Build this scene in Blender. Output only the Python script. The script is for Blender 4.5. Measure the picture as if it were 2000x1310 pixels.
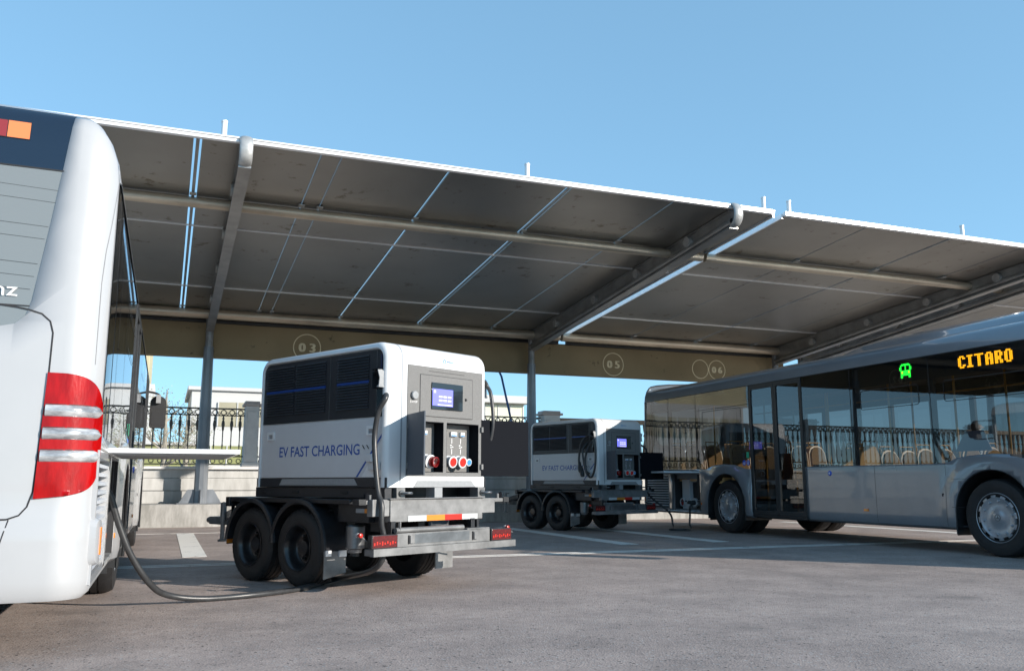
import bpy, bmesh, math, random
from mathutils import Vector, Matrix
random.seed(7)
PI = math.pi
for o in list(bpy.data.objects): bpy.data.objects.remove(o)
sc = bpy.context.scene
C = sc.collection
# ------------------------------------------------------------------ camera
pitch = math.atan(287/1710.); yaw = math.atan(680/1734.)
fh = Vector((math.sin(yaw), math.cos(yaw), 0)); rt = Vector((math.cos(yaw), -math.sin(yaw), 0)); zz = Vector((0, 0, 1))
fw = fh*math.cos(pitch)+zz*math.sin(pitch); up = -fh*math.sin(pitch)+zz*math.cos(pitch)
cam = bpy.data.cameras.new('camera'); camo = bpy.data.objects.new('camera', cam); C.objects.link(camo)
m = Matrix((rt, up, -fw)).transposed().to_4x4(); m.translation = (0, 0, .95); camo.matrix_world = m
cam.sensor_width = 36; cam.lens = 36*1710/2000.; cam.clip_start = .05; cam.clip_end = 3000
sc.camera = camo
# ------------------------------------------------------------------ light
SUN_AZ = math.radians(138); SUN_EL = math.radians(18)
w = bpy.data.worlds.new('World'); sc.world = w; w.use_nodes = True
nt = w.node_tree; bg = nt.nodes['Background']
sky = nt.nodes.new('ShaderNodeTexSky'); sky.sky_type = 'NISHITA'; sky.sun_disc = False
sky.sun_elevation = SUN_EL; sky.sun_rotation = SUN_AZ; sky.air_density = .6; sky.dust_density = .2; sky.ozone_density = 1.2; sky.altitude = 0
gm = nt.nodes.new('ShaderNodeGamma'); gm.inputs[1].default_value = .42
mv = nt.nodes.new('ShaderNodeVectorMath'); mv.operation = 'MULTIPLY'; mv.inputs[1].default_value = (.93, 1.5, 1.82)
nt.links.new(sky.outputs[0], gm.inputs[0]); nt.links.new(gm.outputs[0], mv.inputs[0]); nt.links.new(mv.outputs[0], bg.inputs[0]); bg.inputs[1].default_value = .15
sl = bpy.data.lights.new('sun', 'SUN'); sl.energy = 3.3; sl.angle = math.radians(.5); sl.color = (1, .92, .82)
so = bpy.data.objects.new('sun', sl); C.objects.link(so)
sd = Vector((math.sin(SUN_AZ)*math.cos(SUN_EL), math.cos(SUN_AZ)*math.cos(SUN_EL), math.sin(SUN_EL)))
so.rotation_euler = sd.to_track_quat('Z', 'Y').to_euler()
sc.view_settings.view_transform = 'Standard'; sc.view_settings.look = 'None'; sc.view_settings.exposure = 1.05; sc.view_settings.gamma = 1
# ------------------------------------------------------------------ materials
def principled(name):
    mt = bpy.data.materials.new(name); mt.use_nodes = True
    return mt, mt.node_tree, mt.node_tree.nodes['Principled BSDF']
def mat(name, col, rough=.5, metal=0, var=.0, vs=6, coat=0, bump=0, bs=80, spec=.5, col2=None, thr=None, stretch=(1, 1, 1)):
    mt, t, b = principled(name)
    b.inputs['Roughness'].default_value = rough; b.inputs['Metallic'].default_value = metal
    b.inputs['Coat Weight'].default_value = coat; b.inputs['Coat Roughness'].default_value = .04
    b.inputs['Specular IOR Level'].default_value = spec
    tc = t.nodes.new('ShaderNodeTexCoord'); mp = t.nodes.new('ShaderNodeMapping'); mp.inputs['Scale'].default_value = stretch
    t.links.new(tc.outputs['Object'], mp.inputs[0])
    b.inputs['Base Color'].default_value = (*col, 1)
    if var or col2:
        n = t.nodes.new('ShaderNodeTexNoise'); n.inputs['Scale'].default_value = vs; n.inputs['Detail'].default_value = 7; n.inputs['Roughness'].default_value = .62
        t.links.new(mp.outputs[0], n.inputs['Vector'])
        r = t.nodes.new('ShaderNodeValToRGB')
        lo, hi = thr or (.3, .7)
        r.color_ramp.elements[0].position = lo; r.color_ramp.elements[1].position = hi
        c2 = col2 or tuple(min(1, c*(1+var)) for c in col); c1 = col if col2 else tuple(c*(1-var) for c in col)
        r.color_ramp.elements[0].color = (*c1, 1); r.color_ramp.elements[1].color = (*c2, 1)
        t.links.new(n.outputs[0], r.inputs[0]); t.links.new(r.outputs[0], b.inputs['Base Color'])
        rr = t.nodes.new('ShaderNodeMapRange'); rr.inputs[3].default_value = max(.03, rough*.8); rr.inputs[4].default_value = min(1, rough*1.2)
        t.links.new(n.outputs[0], rr.inputs[0]); t.links.new(rr.outputs[0], b.inputs['Roughness'])
    if bump:
        n2 = t.nodes.new('ShaderNodeTexNoise'); n2.inputs['Scale'].default_value = bs; n2.inputs['Detail'].default_value = 4
        t.links.new(mp.outputs[0], n2.inputs['Vector'])
        bp = t.nodes.new('ShaderNodeBump'); bp.inputs['Strength'].default_value = bump; bp.inputs['Distance'].default_value = .01
        t.links.new(n2.outputs[0], bp.inputs['Height']); t.links.new(bp.outputs[0], b.inputs['Normal'])
    return mt
def emis(name, col, s=1):
    mt, t, b = principled(name); b.inputs['Base Color'].default_value = (*[c*.3 for c in col], 1)
    b.inputs['Emission Color'].default_value = (*col, 1); b.inputs['Emission Strength'].default_value = s
    return mt
def glass(name, tint, ior=1.5, base=(.01, .012, .014), body=0.0):
    mt = bpy.data.materials.new(name); mt.use_nodes = True; t = mt.node_tree; t.nodes.clear()
    o = t.nodes.new('ShaderNodeOutputMaterial'); tr = t.nodes.new('ShaderNodeBsdfTransparent'); tr.inputs[0].default_value = (*tint, 1)
    gl = t.nodes.new('ShaderNodeBsdfGlossy'); gl.inputs['Roughness'].default_value = .015; gl.inputs[0].default_value = (.95, .97, 1, 1)
    fr = t.nodes.new('ShaderNodeFresnel'); fr.inputs[0].default_value = ior
    ge = t.nodes.new('ShaderNodeNewGeometry'); mr = t.nodes.new('ShaderNodeMapRange'); mr.inputs[3].default_value = ior; mr.inputs[4].default_value = 1/ior   # a thin pane reflects alike from both sides
    t.links.new(ge.outputs['Backfacing'], mr.inputs[0]); t.links.new(mr.outputs[0], fr.inputs[0])
    mx = t.nodes.new('ShaderNodeMixShader'); 
    last = tr
    if body > 0:
        df = t.nodes.new('ShaderNodeBsdfDiffuse'); df.inputs[0].default_value = (*base, 1)
        m2 = t.nodes.new('ShaderNodeMixShader'); m2.inputs[0].default_value = body
        t.links.new(tr.outputs[0], m2.inputs[1]); t.links.new(df.outputs[0], m2.inputs[2]); last = m2
    t.links.new(fr.outputs[0], mx.inputs[0]); t.links.new(last.outputs[0], mx.inputs[1]); t.links.new(gl.outputs[0], mx.inputs[2])
    t.links.new(mx.outputs[0], o.inputs[0]); return mt
M = {}
M['paint'] = mat('white_paint', (.405, .41, .42), .32, .05, .02, 3, coat=.6)
M['shadepaint'] = mat('shade_darkened_paint', (.215, .235, .26), .30, .35, .05, 2, coat=1)  # bus paint darkened for the far bus; its side's shade is in the colour
M['seam'] = mat('dark_seam', (.015, .015, .017), .6)
M['bglass'] = glass('tinted_glass', (.36, .375, .38), 1.7)
M['bglass_rear'] = glass('rear_glass', (.10, .11, .115), 1.9, (.30, .325, .325), .6)
M['bglass_top'] = glass('fairing_glass', (.03, .05, .08), 1.7, (.010, .020, .040), .9)
M['blackgloss'] = mat('black_gloss', (.012, .013, .015), .12, 0, .1, 4, coat=1)
M['rubber'] = mat('tyre_rubber', (.016, .016, .017), .62, 0, .35, 9, bump=.25, bs=60)
M['blackplastic'] = mat('black_plastic', (.02, .021, .023), .45, 0, .2, 12, bump=.1)
M['charcoal'] = mat('charcoal_coat', (.022, .024, .029), .42, 0, .12, 30, bump=.12, bs=400)
M['chassis'] = mat('chassis_paint', (.02, .021, .024), .35, .1, .35, 8, bump=.1, bs=50)
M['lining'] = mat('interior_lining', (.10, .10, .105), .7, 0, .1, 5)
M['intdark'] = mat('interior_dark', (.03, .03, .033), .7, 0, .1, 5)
M['seat'] = mat('seat_shell', (.85, .52, .22), .35, 0, .08, 4, coat=.4)
M['seatfab'] = mat('seat_fabric', (.42, .24, .10), .9, 0, .3, 40)
M['yellow'] = mat('yellow_rail', (.75, .36, .04), .3, 0, .05, 4, coat=.4)
M['redlens'] = mat('red_lens', (.24, .0, .0), .22, 0, 0, 11, coat=.4, bump=.35, bs=30, spec=.2, col2=(.38, .002, .002), thr=(.36, .60), stretch=(1, 1, .3))
M['lampred'] = mat('lamp_dark_red', (.10, .010, .010), .2, 0, .4, 60, coat=.6)
M['clearlens'] = mat('clear_lens', (.20, .20, .21), .15, .3, 0, 6, coat=1, bump=.12, bs=18, col2=(.60, .61, .62), thr=(.38, .62), stretch=(1, 1, 3))
M['louver'] = mat('louver_enamel', (.62, .66, .72), .4, 0, .05, coat=.3)
M['slate'] = mat('slate_board', (.22, .22, .28), .5, 0, .05)
M['navy'] = mat('navy_trim', (.012, .022, .07), .4, 0, .05)
M['paintseam'] = mat('paint_edge', (.22, .22, .23), .5)
M['amber'] = mat('amber_lens', (.85, .22, .01), .2, 0, .15, 20, coat=1)
M['rim'] = mat('rim_silver', (.42, .44, .47), .32, .55, .12, 8)
M['rimblack'] = mat('rim_black', (.022, .022, .024), .3, .3, .3, 8, coat=.3)
M['white'] = mat('white_powder_coat', (.70, .71, .72), .3, 0, .03, 2.5, coat=.35)
M['groove'] = mat('joint_grey', (.30, .32, .345), .5, 0, .05)
M['offwhite'] = mat('panel_grey_white', (.56, .57, .59), .36, 0, .02, 8)
M['panelgrey'] = mat('textured_grey', (.17, .168, .165), .6, 0, .3, 220, bump=.5, bs=350)
M['midgrey'] = mat('mid_grey', (.27, .28, .29), .5, 0, .1, 40)
M['doorout'] = mat('door_slate', (.10, .112, .13), .8, 0, .08, 30, spec=.2)
M['doorin'] = mat('door_anthracite', (.008, .009, .012), .85, 0, .1, 30, bump=.1, bs=300, spec=.08)
M['blue'] = mat('blue_stripe', (.008, .05, .24), .4, 0, .05)
M['bluetext'] = mat('blue_lettering', (.02, .08, .34), .45, 0, .05)
M['galv'] = mat('galvanised_steel', (.20, .20, .20), .45, .35, .35, 5, bump=.08, bs=40)
M['galvlight'] = mat('bright_galvanised', (.42, .42, .41), .4, .4, .25, 6)
M['steel'] = mat('dull_steel', (.22, .23, .24), .35, .85, .3, 5)
M['whitemark'] = mat('white_print', (.8, .8, .8), .5)
M['red'] = mat('red_plastic', (.72, .02, .012), .3, 0, .05, coat=.3)
M['darkred'] = mat('dark_red_socket', (.25, .008, .008), .25, coat=.5)
M['blueplug'] = mat('blue_plastic', (.05, .25, .6), .35)
M['socketgrey'] = mat('socket_grey', (.55, .56, .57), .35, 0, .05)
M['cable'] = mat('cable_rubber', (.035, .036, .038), .38, 0, .25, 20)
M['lcd'] = emis('lcd_blue', (.16, .17, .78), .8)
M['lcdlight'] = emis('lcd_text', (.55, .55, .95), .9)
M['ledamber'] = emis('led_amber', (1, .42, .01), 2.2)
M['ledgreen'] = emis('led_green', (.02, 1, .06), 2.2)
M['ledorange'] = emis('led_orange', (.75, .2, .07), .7)
M['ledred'] = emis('led_dark_red', (.30, .03, .04), .45)
M['reflwhite'] = mat('reflector_white', (.48, .49, .49), .3, 0, .03)
M['reflorange'] = mat('reflector_orange', (.62, .22, .03), .3, 0, .05)
M['reflred'] = mat('reflector_red', (.55, .025, .015), .3, 0, .05)
M['stickblue'] = mat('sticker_blue', (.01, .08, .55), .4); M['stickgreen'] = mat('sticker_green', (.01, .42, .22), .4)
M['pole'] = mat('post_steel', (.20, .215, .235), .42, .5, .3, 3, stretch=(1, 1, .3))
M['pipe'] = mat('pipe_steel', (.55, .48, .38), .36, .6, .25, 2.5, stretch=(.4, 1, 1), bump=.05, bs=20)
M['beam'] = mat('beam_steel', (.30, .30, .295), .34, .6, .25, 2.5)
M['alu'] = mat('bright_aluminium', (.78, .79, .80), .3, .5, .06, 5)
M['trim'] = mat('white_edge_trim', (.85, .85, .85), .3, .1, .03, 5)
M['iron'] = mat('cast_iron', (.11, .098, .085), .5, .3, .5, 12, bump=.3, bs=60)
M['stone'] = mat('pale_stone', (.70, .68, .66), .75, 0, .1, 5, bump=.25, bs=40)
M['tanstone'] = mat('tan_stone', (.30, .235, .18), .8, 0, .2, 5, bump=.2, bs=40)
M['capstone'] = mat('pink_capstone', (.55, .46, .42), .8, 0, .12, 8, bump=.3, bs=30)
M['bwhite'] = mat('white_facade', (.50, .50, .49), .8, 0, .02, 2)
M['byellow'] = mat('sand_facade', (.50, .44, .28), .8, 0, .12, .6)
M['bolive'] = mat('olive_facade', (.23, .24, .10), .8, 0, .15, .5)
M['bwin'] = mat('window_band', (.34, .31, .22), .3, 0, .15, .7)
M['bglaz'] = mat('pale_glazing', (.62, .62, .47), .25, 0, .06, .4)
M['rodblue'] = mat('blue_rod', (.015, .08, .22), .35, .2)
M['bark'] = mat('bark', (.28, .25, .2), .9, 0, .3, 5)
M['leaf'] = mat('foliage', (.26, .27, .18), .8, 0, .4, 3)
M['whitepaint'] = mat('road_paint', (.62, .61, .58), .7, 0, .12, 9, bump=.3, bs=120, col2=None)
# worn road paint
def worn(name):
    mt, t, b = principled(name); b.inputs['Roughness'].default_value = .75
    tc = t.nodes.new('ShaderNodeTexCoord'); n = t.nodes.new('ShaderNodeTexNoise'); n.inputs['Scale'].default_value = 55; n.inputs['Detail'].default_value = 8; n.inputs['Roughness'].default_value = .7
    n3 = t.nodes.new('ShaderNodeTexNoise'); n3.inputs['Scale'].default_value = 4
    t.links.new(tc.outputs['Object'], n.inputs[0]); t.links.new(tc.outputs['Object'], n3.inputs[0])
    ad = t.nodes.new('ShaderNodeMath'); ad.operation = 'ADD'; t.links.new(n.outputs[0], ad.inputs[0]); t.links.new(n3.outputs[0], ad.inputs[1])
    r = t.nodes.new('ShaderNodeValToRGB'); r.color_ramp.elements[0].position = .72; r.color_ramp.elements[1].position = .88
    r.color_ramp.elements[0].color = (.25, .245, .24, 1); r.color_ramp.elements[1].color = (.74, .72, .68, 1)
    t.links.new(ad.outputs[0], r.inputs[0]); t.links.new(r.outputs[0], b.inputs['Base Color']); return mt
M['wornpaint'] = worn('worn_road_paint')
def asphalt():
    mt, t, b = principled('asphalt')
    L = t.links.new; N = t.nodes.new
    tc = N('ShaderNodeTexCoord')
    n1 = N('ShaderNodeTexNoise'); n1.inputs['Scale'].default_value = .35; n1.inputs['Detail'].default_value = 5
    n2 = N('ShaderNodeTexNoise'); n2.inputs['Scale'].default_value = 14; n2.inputs['Detail'].default_value = 9; n2.inputs['Roughness'].default_value = .8
    v = N('ShaderNodeTexVoronoi'); v.inputs['Scale'].default_value = 75
    v2 = N('ShaderNodeTexVoronoi'); v2.inputs['Scale'].default_value = 22
    for q in (n1, n2, v, v2): L(tc.outputs['Object'], q.inputs['Vector'])
    r1 = N('ShaderNodeValToRGB'); r1.color_ramp.elements[0].position = .3; r1.color_ramp.elements[1].position = .72
    r1.color_ramp.elements[0].color = (.315, .260, .238, 1); r1.color_ramp.elements[1].color = (.39, .325, .298, 1)
    L(n1.outputs[0], r1.inputs[0])
    r2 = N('ShaderNodeValToRGB'); r2.color_ramp.elements[0].position = .25; r2.color_ramp.elements[1].position = .78
    r2.color_ramp.elements[0].color = (.70, .70, .70, 1); r2.color_ramp.elements[1].color = (1.28, 1.27, 1.25, 1)
    L(n2.outputs[0], r2.inputs[0])
    mx = N('ShaderNodeMix'); mx.data_type = 'RGBA'; mx.blend_type = 'MULTIPLY'; mx.inputs[0].default_value = 1
    L(r1.outputs[0], mx.inputs[6]); L(r2.outputs[0], mx.inputs[7])
    # pale chips: some voronoi cells
    sp = N('ShaderNodeSeparateColor'); L(v.outputs['Color'], sp.inputs[0])
    ch = N('ShaderNodeValToRGB'); ch.color_ramp.elements[0].position = .955; ch.color_ramp.elements[1].position = .97
    ch.color_ramp.elements[0].color = (0, 0, 0, 1); ch.color_ramp.elements[1].color = (1, 1, 1, 1); L(sp.outputs[0], ch.inputs[0])
    mx2 = N('ShaderNodeMix'); mx2.data_type = 'RGBA'; L(ch.outputs[0], mx2.inputs[0]); L(mx.outputs[2], mx2.inputs[6]); mx2.inputs[7].default_value = (.36, .34, .33, 1)
    sp2 = N('ShaderNodeSeparateColor'); L(v.outputs['Color'], sp2.inputs[0])
    dk = N('ShaderNodeValToRGB'); dk.color_ramp.elements[0].position = .010; dk.color_ramp.elements[1].position = .028
    dk.color_ramp.elements[0].color = (1, 1, 1, 1); dk.color_ramp.elements[1].color = (0, 0, 0, 1); L(sp2.outputs[1], dk.inputs[0])
    mx3 = N('ShaderNodeMix'); mx3.data_type = 'RGBA'; L(dk.outputs[0], mx3.inputs[0]); L(mx2.outputs[2], mx3.inputs[6]); mx3.inputs[7].default_value = (.06, .056, .055, 1)
    # broad worn patches, oil drips and small pits
    n4 = N('ShaderNodeTexNoise'); n4.inputs['Scale'].default_value = 1.7; n4.inputs['Detail'].default_value = 7; n4.inputs['Roughness'].default_value = .6; L(tc.outputs['Object'], n4.inputs['Vector'])
    r4 = N('ShaderNodeValToRGB'); r4.color_ramp.elements[0].position = .36; r4.color_ramp.elements[1].position = .62; r4.color_ramp.elements[0].color = (.80, .80, .80, 1); r4.color_ramp.elements[1].color = (1.08, 1.07, 1.06, 1); L(n4.outputs[0], r4.inputs[0])
    m4 = N('ShaderNodeMix'); m4.data_type = 'RGBA'; m4.blend_type = 'MULTIPLY'; m4.inputs[0].default_value = 1; L(mx3.outputs[2], m4.inputs[6]); L(r4.outputs[0], m4.inputs[7])
    v5 = N('ShaderNodeTexVoronoi'); v5.inputs['Scale'].default_value = 9; v5.inputs['Randomness'].default_value = 1; L(tc.outputs['Object'], v5.inputs['Vector'])
    s5 = N('ShaderNodeSeparateColor'); L(v5.outputs['Color'], s5.inputs[0])
    c5 = N('ShaderNodeMath'); c5.operation = 'GREATER_THAN'; c5.inputs[1].default_value = .88; L(s5.outputs[0], c5.inputs[0])
    d5 = N('ShaderNodeMapRange'); d5.inputs[1].default_value = .07; d5.inputs[2].default_value = .13; d5.inputs[3].default_value = 1; d5.inputs[4].default_value = 0; L(v5.outputs['Distance'], d5.inputs[0])
    e5 = N('ShaderNodeMath'); e5.operation = 'MULTIPLY'; L(c5.outputs[0], e5.inputs[0]); L(d5.outputs[0], e5.inputs[1])
    m5 = N('ShaderNodeMix'); m5.data_type = 'RGBA'; L(e5.outputs[0], m5.inputs[0]); L(m4.outputs[2], m5.inputs[6]); m5.inputs[7].default_value = (.10, .092, .09, 1)
    n6 = N('ShaderNodeTexNoise'); n6.inputs['Scale'].default_value = .9; n6.inputs['Detail'].default_value = 2; L(tc.outputs['Object'], n6.inputs['Vector'])
    r6 = N('ShaderNodeMapRange'); r6.inputs[1].default_value = .66; r6.inputs[2].default_value = .74; r6.inputs[4].default_value = .35; L(n6.outputs[0], r6.inputs[0])
    m6 = N('ShaderNodeMix'); m6.data_type = 'RGBA'; L(r6.outputs[0], m6.inputs[0]); L(m5.outputs[2], m6.inputs[6]); m6.inputs[7].default_value = (.10, .095, .09, 1)
    L(m6.outputs[2], b.inputs['Base Color']); b.inputs['Roughness'].default_value = .72; b.inputs['Specular IOR Level'].default_value = .4
    h = N('ShaderNodeMath'); h.operation = 'MULTIPLY'; L(v.outputs['Distance'], h.inputs[0]); h.inputs[1].default_value = .8
    h2 = N('ShaderNodeMath'); h2.operation = 'ADD'; L(h.outputs[0], h2.inputs[0]); L(n2.outputs[0], h2.inputs[1])
    bp = N('ShaderNodeBump'); bp.inputs['Strength'].default_value = .32; bp.inputs['Distance'].default_value = .01
    L(h2.outputs[0], bp.inputs['Height']); L(bp.outputs[0], b.inputs['Normal'])
    return mt
M['asphalt'] = asphalt()
def stained(name, base, dark, light, rough, metal, sc1=1.0, sc2=5, thr=(.62, .68)):
    mt, t, b = principled(name); L = t.links.new; N = t.nodes.new
    tc = N('ShaderNodeTexCoord')
    n = N('ShaderNodeTexNoise'); n.inputs['Scale'].default_value = sc1; n.inputs['Detail'].default_value = 6
    n2 = N('ShaderNodeTexNoise'); n2.inputs['Scale'].default_value = sc2; n2.inputs['Detail'].default_value = 8; n2.inputs['Roughness'].default_value = .65
    n3 = N('ShaderNodeTexNoise'); n3.inputs['Scale'].default_value = 2.2*sc1; n3.inputs['Detail'].default_value = 3
    for q in (n, n2, n3): L(tc.outputs['Object'], q.inputs['Vector'])
    r = N('ShaderNodeValToRGB'); r.color_ramp.elements[0].position = .3; r.color_ramp.elements[1].position = .7
    r.color_ramp.elements[0].color = (*base, 1); r.color_ramp.elements[1].color = (*light, 1); L(n.outputs[0], r.inputs[0])
    mm = N('ShaderNodeMath'); mm.operation = 'MULTIPLY'; mm.inputs[1].default_value = .45
    s = N('ShaderNodeMath'); s.operation = 'ADD'; L(n2.outputs[0], s.inputs[0]); L(n3.outputs[0], mm.inputs[0]); L(mm.outputs[0], s.inputs[1])
    k = N('ShaderNodeMapRange'); k.inputs[1].default_value = thr[0]+.24; k.inputs[2].default_value = thr[1]+.26; L(s.outputs[0], k.inputs[0])
    mx = N('ShaderNodeMix'); mx.data_type = 'RGBA'; L(k.outputs[0], mx.inputs[0]); L(r.outputs[0], mx.inputs[6]); mx.inputs[7].default_value = (*dark, 1)
    L(mx.outputs[2], b.inputs['Base Color']); b.inputs['Roughness'].default_value = rough; b.inputs['Metallic'].default_value = metal
    return mt
M['roofunder'] = stained('stained_roof_sheet', (.28, .268, .245), (.17, .15, .115), (.37, .355, .33), .38, .75, .5, 4.2, (.61, .67))
M['fascia'] = stained('stained_fascia', (.215, .16, .085), (.10, .077, .042), (.285, .215, .12), .75, 0, .8, 4.0)
M['fasciamark'] = mat('faded_cream_paint', (.72, .62, .42), .8, 0, .15, 12)
def wallmat(name, c, c2, s=1.2):
    mt, t, b = principled(name); L = t.links.new; N = t.nodes.new
    tc = N('ShaderNodeTexCoord'); mp = N('ShaderNodeMapping'); mp.inputs['Scale'].default_value = (1, 1, .25); L(tc.outputs['Object'], mp.inputs[0])
    n = N('ShaderNodeTexNoise'); n.inputs['Scale'].default_value = s*3; n.inputs['Detail'].default_value = 8; n.inputs['Roughness'].default_value = .65; L(mp.outputs[0], n.inputs['Vector'])
    n2 = N('ShaderNodeTexNoise'); n2.inputs['Scale'].default_value = 45; n2.inputs['Detail'].default_value = 5; L(tc.outputs['Object'], n2.inputs['Vector'])
    r = N('ShaderNodeValToRGB'); r.color_ramp.elements[0].position = .35; r.color_ramp.elements[1].position = .66
    r.color_ramp.elements[0].color = (*c, 1); r.color_ramp.elements[1].color = (*c2, 1); L(n.outputs[0], r.inputs[0]); L(r.outputs[0], b.inputs['Base Color'])
    b.inputs['Roughness'].default_value = .85
    bp = N('ShaderNodeBump'); bp.inputs['Strength'].default_value = .25; bp.inputs['Distance'].default_value = .01; L(n2.outputs[0], bp.inputs['Height']); L(bp.outputs[0], b.inputs['Normal'])
    return mt
M['wall'] = wallmat('weathered_wall', (.37, .365, .35), (.55, .545, .53)); M['plinth'] = wallmat('concrete_plinth', (.24, .235, .22), (.42, .41, .395), 2)
# ------------------------------------------------------------------ mesh helpers
class MB:
    def __init__(s): s.v = []; s.f = []; s.m = []; s.mats = []
    def mi(s, m):
        if m not in s.mats: s.mats.append(m)
        return s.mats.index(m)
    def add(s, vs, fs, m):
        b = len(s.v); k = s.mi(m); s.v += [tuple(v) for v in vs]
        for f in fs: s.f.append([b+i for i in f]); s.m.append(k)
        return s
    def box(s, x0, x1, y0, y1, z0, z1, m):
        x0, x1 = sorted((x0, x1)); y0, y1 = sorted((y0, y1)); z0, z1 = sorted((z0, z1))
        return s.add([(x0,y0,z0),(x1,y0,z0),(x1,y1,z0),(x0,y1,z0),(x0,y0,z1),(x1,y0,z1),(x1,y1,z1),(x0,y1,z1)],
                     [(0,3,2,1),(4,5,6,7),(0,1,5,4),(1,2,6,5),(2,3,7,6),(3,0,4,7)], m)
    def obox(s, o, ax, ay, az, m):     # corner + three edge vectors (right-handed)
        o, ax, ay, az = map(Vector, (o, ax, ay, az))
        return s.add([o,o+ax,o+ax+ay,o+ay,o+az,o+ax+az,o+ax+ay+az,o+ay+az],
                     [(0,3,2,1),(4,5,6,7),(0,1,5,4),(1,2,6,5),(2,3,7,6),(3,0,4,7)], m)
    def prism(s, poly, fn, a, b, m):   # poly in 2D, fn(u,v,w)->3D, extruded w from a to b
        n = len(poly)
        vs = [fn(u, v, a) for u, v in poly]+[fn(u, v, b) for u, v in poly]
        return s.add(vs, [tuple(range(n))[::-1], tuple(range(n, 2*n))]+[(i, (i+1) % n, n+(i+1) % n, n+i) for i in range(n)], m)
    def ring(s, outer, inner, fn, a, b, m):   # solid frame between two matched outlines
        n = len(outer); vs = []
        for w in (a, b):
            vs += [fn(u, v, w) for u, v in outer]+[fn(u, v, w) for u, v in inner]
        fs = []
        for i in range(n):
            j = (i+1) % n
            fs += [(i, n+i, n+j, j), (2*n+i, 2*n+j, 3*n+j, 3*n+i), (i, j, 2*n+j, 2*n+i), (n+i, 3*n+i, 3*n+j, n+j)]
        return s.add(vs, fs, m)
    def tube(s, path, r, m, n=12, cap=True):
        P = [Vector(p) for p in path]; rs = r if isinstance(r, (list, tuple)) else [r]*len(P)
        vs = []; fs = []; ref = None
        for i, p in enumerate(P):
            t = (P[min(i+1, len(P)-1)]-P[max(i-1, 0)]).normalized()
            if ref is None:
                ref = Vector((0, 0, 1)) if abs(t.z) < .9 else Vector((1, 0, 0))
            a = (ref-t*ref.dot(t)).normalized(); ref = a; b = t.cross(a)
            for k in range(n):
                an = 2*PI*k/n; vs.append(p+(a*math.cos(an)+b*math.sin(an))*rs[i])
        for i in range(len(P)-1):
            for k in range(n):
                k2 = (k+1) % n; fs.append((i*n+k, i*n+k2, (i+1)*n+k2, (i+1)*n+k))
        if cap: fs += [tuple(range(n))[::-1], tuple(range((len(P)-1)*n, len(P)*n))]
        return s.add(vs, fs, m)
    def lathe(s, prof, o, ax, m, n=32, caps=False):   # prof [(r,h)] along ax
        o = Vector(o); ax = Vector(ax).normalized(); ref = Vector((0, 0, 1)) if abs(ax.z) < .9 else Vector((1, 0, 0))
        a = (ref-ax*ref.dot(ax)).normalized(); b = ax.cross(a); vs = []; fs = []
        for r, h in prof:
            for k in range(n):
                an = 2*PI*k/n; vs.append(o+ax*h+(a*math.cos(an)+b*math.sin(an))*r)
        for i in range(len(prof)-1):
            for k in range(n):
                k2 = (k+1) % n; fs.append((i*n+k, i*n+k2, (i+1)*n+k2, (i+1)*n+k))
        if caps: fs += [tuple(range(n))[::-1], tuple(range((len(prof)-1)*n, len(prof)*n))]
        return s.add(vs, fs, m)
    def build(s, name, parent=None, bevel=0, smooth=35, solid=0, loc=None, merge=True, seg=2):
        me = bpy.data.meshes.new(name); me.from_pydata(s.v, [], s.f)
        for i, p in enumerate(me.polygons): p.material_index = s.m[i]
        for k in s.mats: me.materials.append(M[k] if isinstance(k, str) else k)
        if merge:
            bm = bmesh.new(); bm.from_mesh(me); bmesh.ops.remove_doubles(bm, verts=bm.verts, dist=2e-5); bm.to_mesh(me); bm.free()
        me.update()
        if smooth:
            for p in me.polygons: p.use_smooth = True
            me.set_sharp_from_angle(angle=math.radians(smooth))
        o = bpy.data.objects.new(name, me); C.objects.link(o)
        if parent: o.parent = parent
        if loc: o.location = loc
        if solid:
            md = o.modifiers.new('solid', 'SOLIDIFY'); md.thickness = solid; md.offset = -1
        if bevel:
            md = o.modifiers.new('bevel', 'BEVEL'); md.width = bevel; md.segments = seg; md.limit_method = 'ANGLE'; md.angle_limit = math.radians(40)
        return o
def empty(name, loc=(0, 0, 0), rz=0):
    o = bpy.data.objects.new(name, None); C.objects.link(o); o.location = loc; o.rotation_euler = (0, 0, rz); o.empty_display_size = .3; return o
def tag(o, label=None, cat=None, group=None, kind=None):
    for k, v in (('label', label), ('category', cat), ('group', group), ('kind', kind)):
        if v: o[k] = v
    return o
def copy_tree(o, parent=None):
    c = o.copy(); C.objects.link(c)
    if parent: c.parent = parent
    for ch in list(o.children): copy_tree(ch, c)
    return c
_tc = {}
def text_geo(s, size=1, align='LEFT', off=0):
    cu = bpy.data.curves.new('t', 'FONT'); cu.body = s; cu.size = size; cu.align_x = align; cu.offset = off; cu.resolution_u = 3
    o = bpy.data.objects.new('t', cu); C.objects.link(o); bpy.context.view_layer.update()
    me = bpy.data.meshes.new_from_object(o.evaluated_get(bpy.context.evaluated_depsgraph_get()))
    vs = [v.co.copy() for v in me.vertices]; fs = [tuple(p.vertices) for p in me.polygons]
    bpy.data.objects.remove(o); bpy.data.curves.remove(cu); bpy.data.meshes.remove(me)
    return vs, fs
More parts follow.
